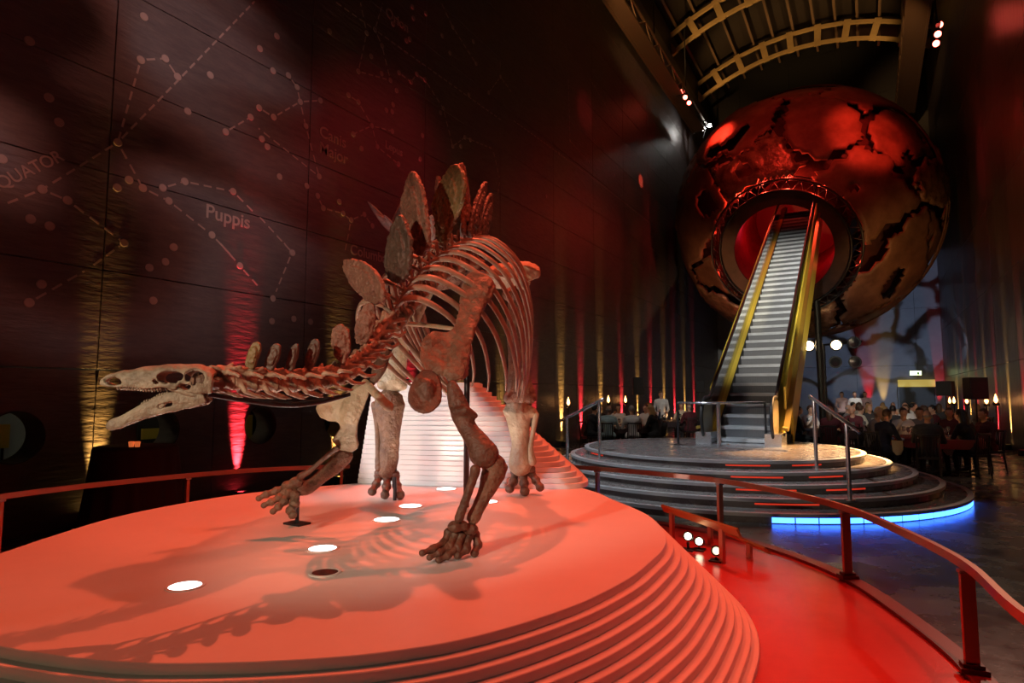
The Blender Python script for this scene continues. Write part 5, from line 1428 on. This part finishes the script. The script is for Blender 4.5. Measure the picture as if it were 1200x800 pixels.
# left tables
T5 = camxy(728, 18.2)
table(T5, .9, 'round dinner table left of the escalator, dark cloth', M_cloth_t, 'the table left of the escalator', 8)
seat_at(T5, 690, 17.7, 'lean', 'black', 'black', 'black', 'short', 'man in black leaning in, leftmost at the table left of the escalator')
seat_at(T5, 712, 17.0, 'sit', 'paleblue', 'black', 'grey', 'bald', 'balding man in pale blue shirt, back to the camera left of the escalator', skin=SKIN2)
seat_at(T5, 740, 17.0, 'sit', 'white', 'black', 'grey', 'short', 'grey haired guest in white shirt, back to the camera left of the escalator')
seat_at(T5, 768, 17.6, 'lean', 'black', 'black', 'blonde', 'long', 'blonde woman in black, right of the white shirt back')
seat_at(T5, 757, 19.2, 'raise', 'white', 'black', 'brown', 'short', 'guest in white raising an arm behind the blonde woman')
seat_at(T5, 724, 19.4, 'raise', 'white', 'black', 'black', 'short', 'guest in white facing the camera behind the pale blue shirt')
seat_at(T5, 701, 19.2, 'sit', 'black', 'black', 'black', 'short', 'guest in black facing the camera between the pale blue shirt and the wall')
far_table(790, 21.5, 'round dinner table behind the foot of the escalator, dark cloth', 5, 21)
w = camxy(779, 21.0); person(Vector((w.x - .3, w.y + .5, 0)), (CAM - w).normalized(), 'stand', 'white', 'black', 'brown', 'short', 'waiter in white shirt standing behind the left tables', None, 'standing staff')
for px, tc, lb in ((1000, 'white', 'person in dazzling white shirt standing under the lamp at the far tables'), (985, 'pink', 'person in pink standing left of the dazzling white shirt'), (1012, 'pink', 'person in pink standing right of the dazzling white shirt')):
    q = camxy(px, 26.5 + (px != 1000)); person(Vector((q.x, q.y, 0)), (CAM - q).normalized(), 'stand', tc, 'black', 'brown', 'short', lb, None, 'standing staff')
q = camxy(1000, 26.5); spot('follow_spot', (q.x + 1, q.y - 6, 8), (q.x, q.y, 1.3), (1, .95, .88), 1500, 9, .5, .05)
# loudspeakers on stands
def speaker(px, py, D, w, h, label, tilt=.1):
    c = P(px, py, D); r = empty('loudspeaker', (c.x, c.y, 0)); tag(r, label, 'loudspeaker', 'loudspeakers on stands')
    q = (CAM - c); rot = Matrix.Rotation(math.atan2(q.y, q.x) + PI / 2 + tilt, 3, 'Z')
    me = bevelled(MB().box((0, 0, 0), (w, w * .8, h)), .02, 2)
    put('cabinet', me, M_black, r, Matrix.Translation(c) @ rot.to_4x4())
    put('grille', bevelled(MB().box((0, -w * .41, 0), (w * .86, .02, h * .92)), .005, 1), mat('grille', (.02, .02, .022), .7, bump=.4, bscale=120), r, Matrix.Translation(c) @ rot.to_4x4())
    build(MB().cyl((c.x, c.y, .25), (c.x, c.y, c.z - h / 2), .02), 'pole', M_black, r)
    for k in range(3):
        a = 2 * PI * k / 3; build(MB().tube([(c.x, c.y, .7), (c.x + .5 * math.cos(a), c.y + .5 * math.sin(a), .01)], .014, 6), 'leg', M_black, r)
speaker(748, 452, 23.5, .42, .66, 'black loudspeaker on a stand by the star wall')
speaker(820, 453, 24.5, .34, .46, 'small black loudspeaker left of the escalator rail')
speaker(1108, 455, 21.0, .46, .50, 'dark loudspeaker right of the far doorway', -.3)
speaker(1143, 455, 17.5, .48, .62, 'large black loudspeaker on a stand by the right wall', .5)
# stage lamps under the globe
lr = P(965, 405, 26.8); r = empty('lamp_bar', (lr.x, lr.y, 0)); tag(r, 'lamp bar with two blazing warm lamps and dark moving heads under the globe', 'stage lamps')
build(MB().tube([P(925, 408, 26.8), P(1010, 400, 26.8)], .04, 8), 'bar', M_dark, r)
M_blaze = mat('blazing_lens', (1, .8, .5), .3, emit=(1, .72, .38), estr=30)
for px, py, on in ((948, 405, 1), (980, 404, 1), (979, 424, 0), (1001, 401, 0), (1002, 424, 0)):
    c = P(px, py, 26.5); ax = (CAM - c).normalized()
    l = build(MB().lathe([(.05, -.4), (.22, -.36), (.26, -.05), (.26, 0), (.22, 0), (.21, -.03), (0, -.03)], c, 18, ax), 'lamp_head', M_black, r, autosmooth=40)
    build(MB().lathe([(0, 0), (.19, 0), (.19, .01), (0, .015)], c - ax * .02, 18, ax), 'lens', M_blaze if on else mat('dark_lens', (.03, .03, .035), .1), l)
build(MB().cyl((lr.x, lr.y, 0), lr, .06, 10).lathe([(.4, 0), (.4, .04), (.06, .06)], (lr.x, lr.y, 0), 16), 'stand', M_dark, r)
# flame lamps on slim stands by the walls
M_fl2 = mat('torch_flame', (1, .5, .2), .4, emit=(1, .40, .12), estr=9)
for px, py, D, wh in ((666, 473, 19.5, 'leftmost by the star wall'), (713, 470, 22.5, 'second along the star wall'), (733, 470, 24.5, 'third along the star wall'), (1113, 471, 26.0, 'farthest by the right wall'), (1118, 471, 24.5, 'second farthest by the right wall'), (1133, 471, 22.0, 'behind the large right loudspeaker'), (1156, 471, 19.0, 'second nearest by the right wall'), (1167, 470, 18.0, 'nearest by the right wall')):
    c = P(px, py, D); r = empty('flame_lamp', (c.x, c.y, 0)); tag(r, 'small flame lamp on a slim dark stand, ' + wh, 'lamp', 'flame lamps on stands')
    build(MB().cyl((c.x, c.y, 0), (c.x, c.y, c.z - .12), .02, 8).lathe([(.14, 0), (.14, .02), (.02, .03)], (c.x, c.y, 0), 14).lathe([(.02, -.14), (.08, -.12), (.09, -.05), (.0, -.05)], c, 12), 'stand', M_black, r, autosmooth=40)
    build(MB().lathe([(.01, -.06), (.055, .02), (.035, .12), (.002, .22)], c, 10), 'flame', M_fl2, r, True)
bpy.data.scenes.remove(TMP)
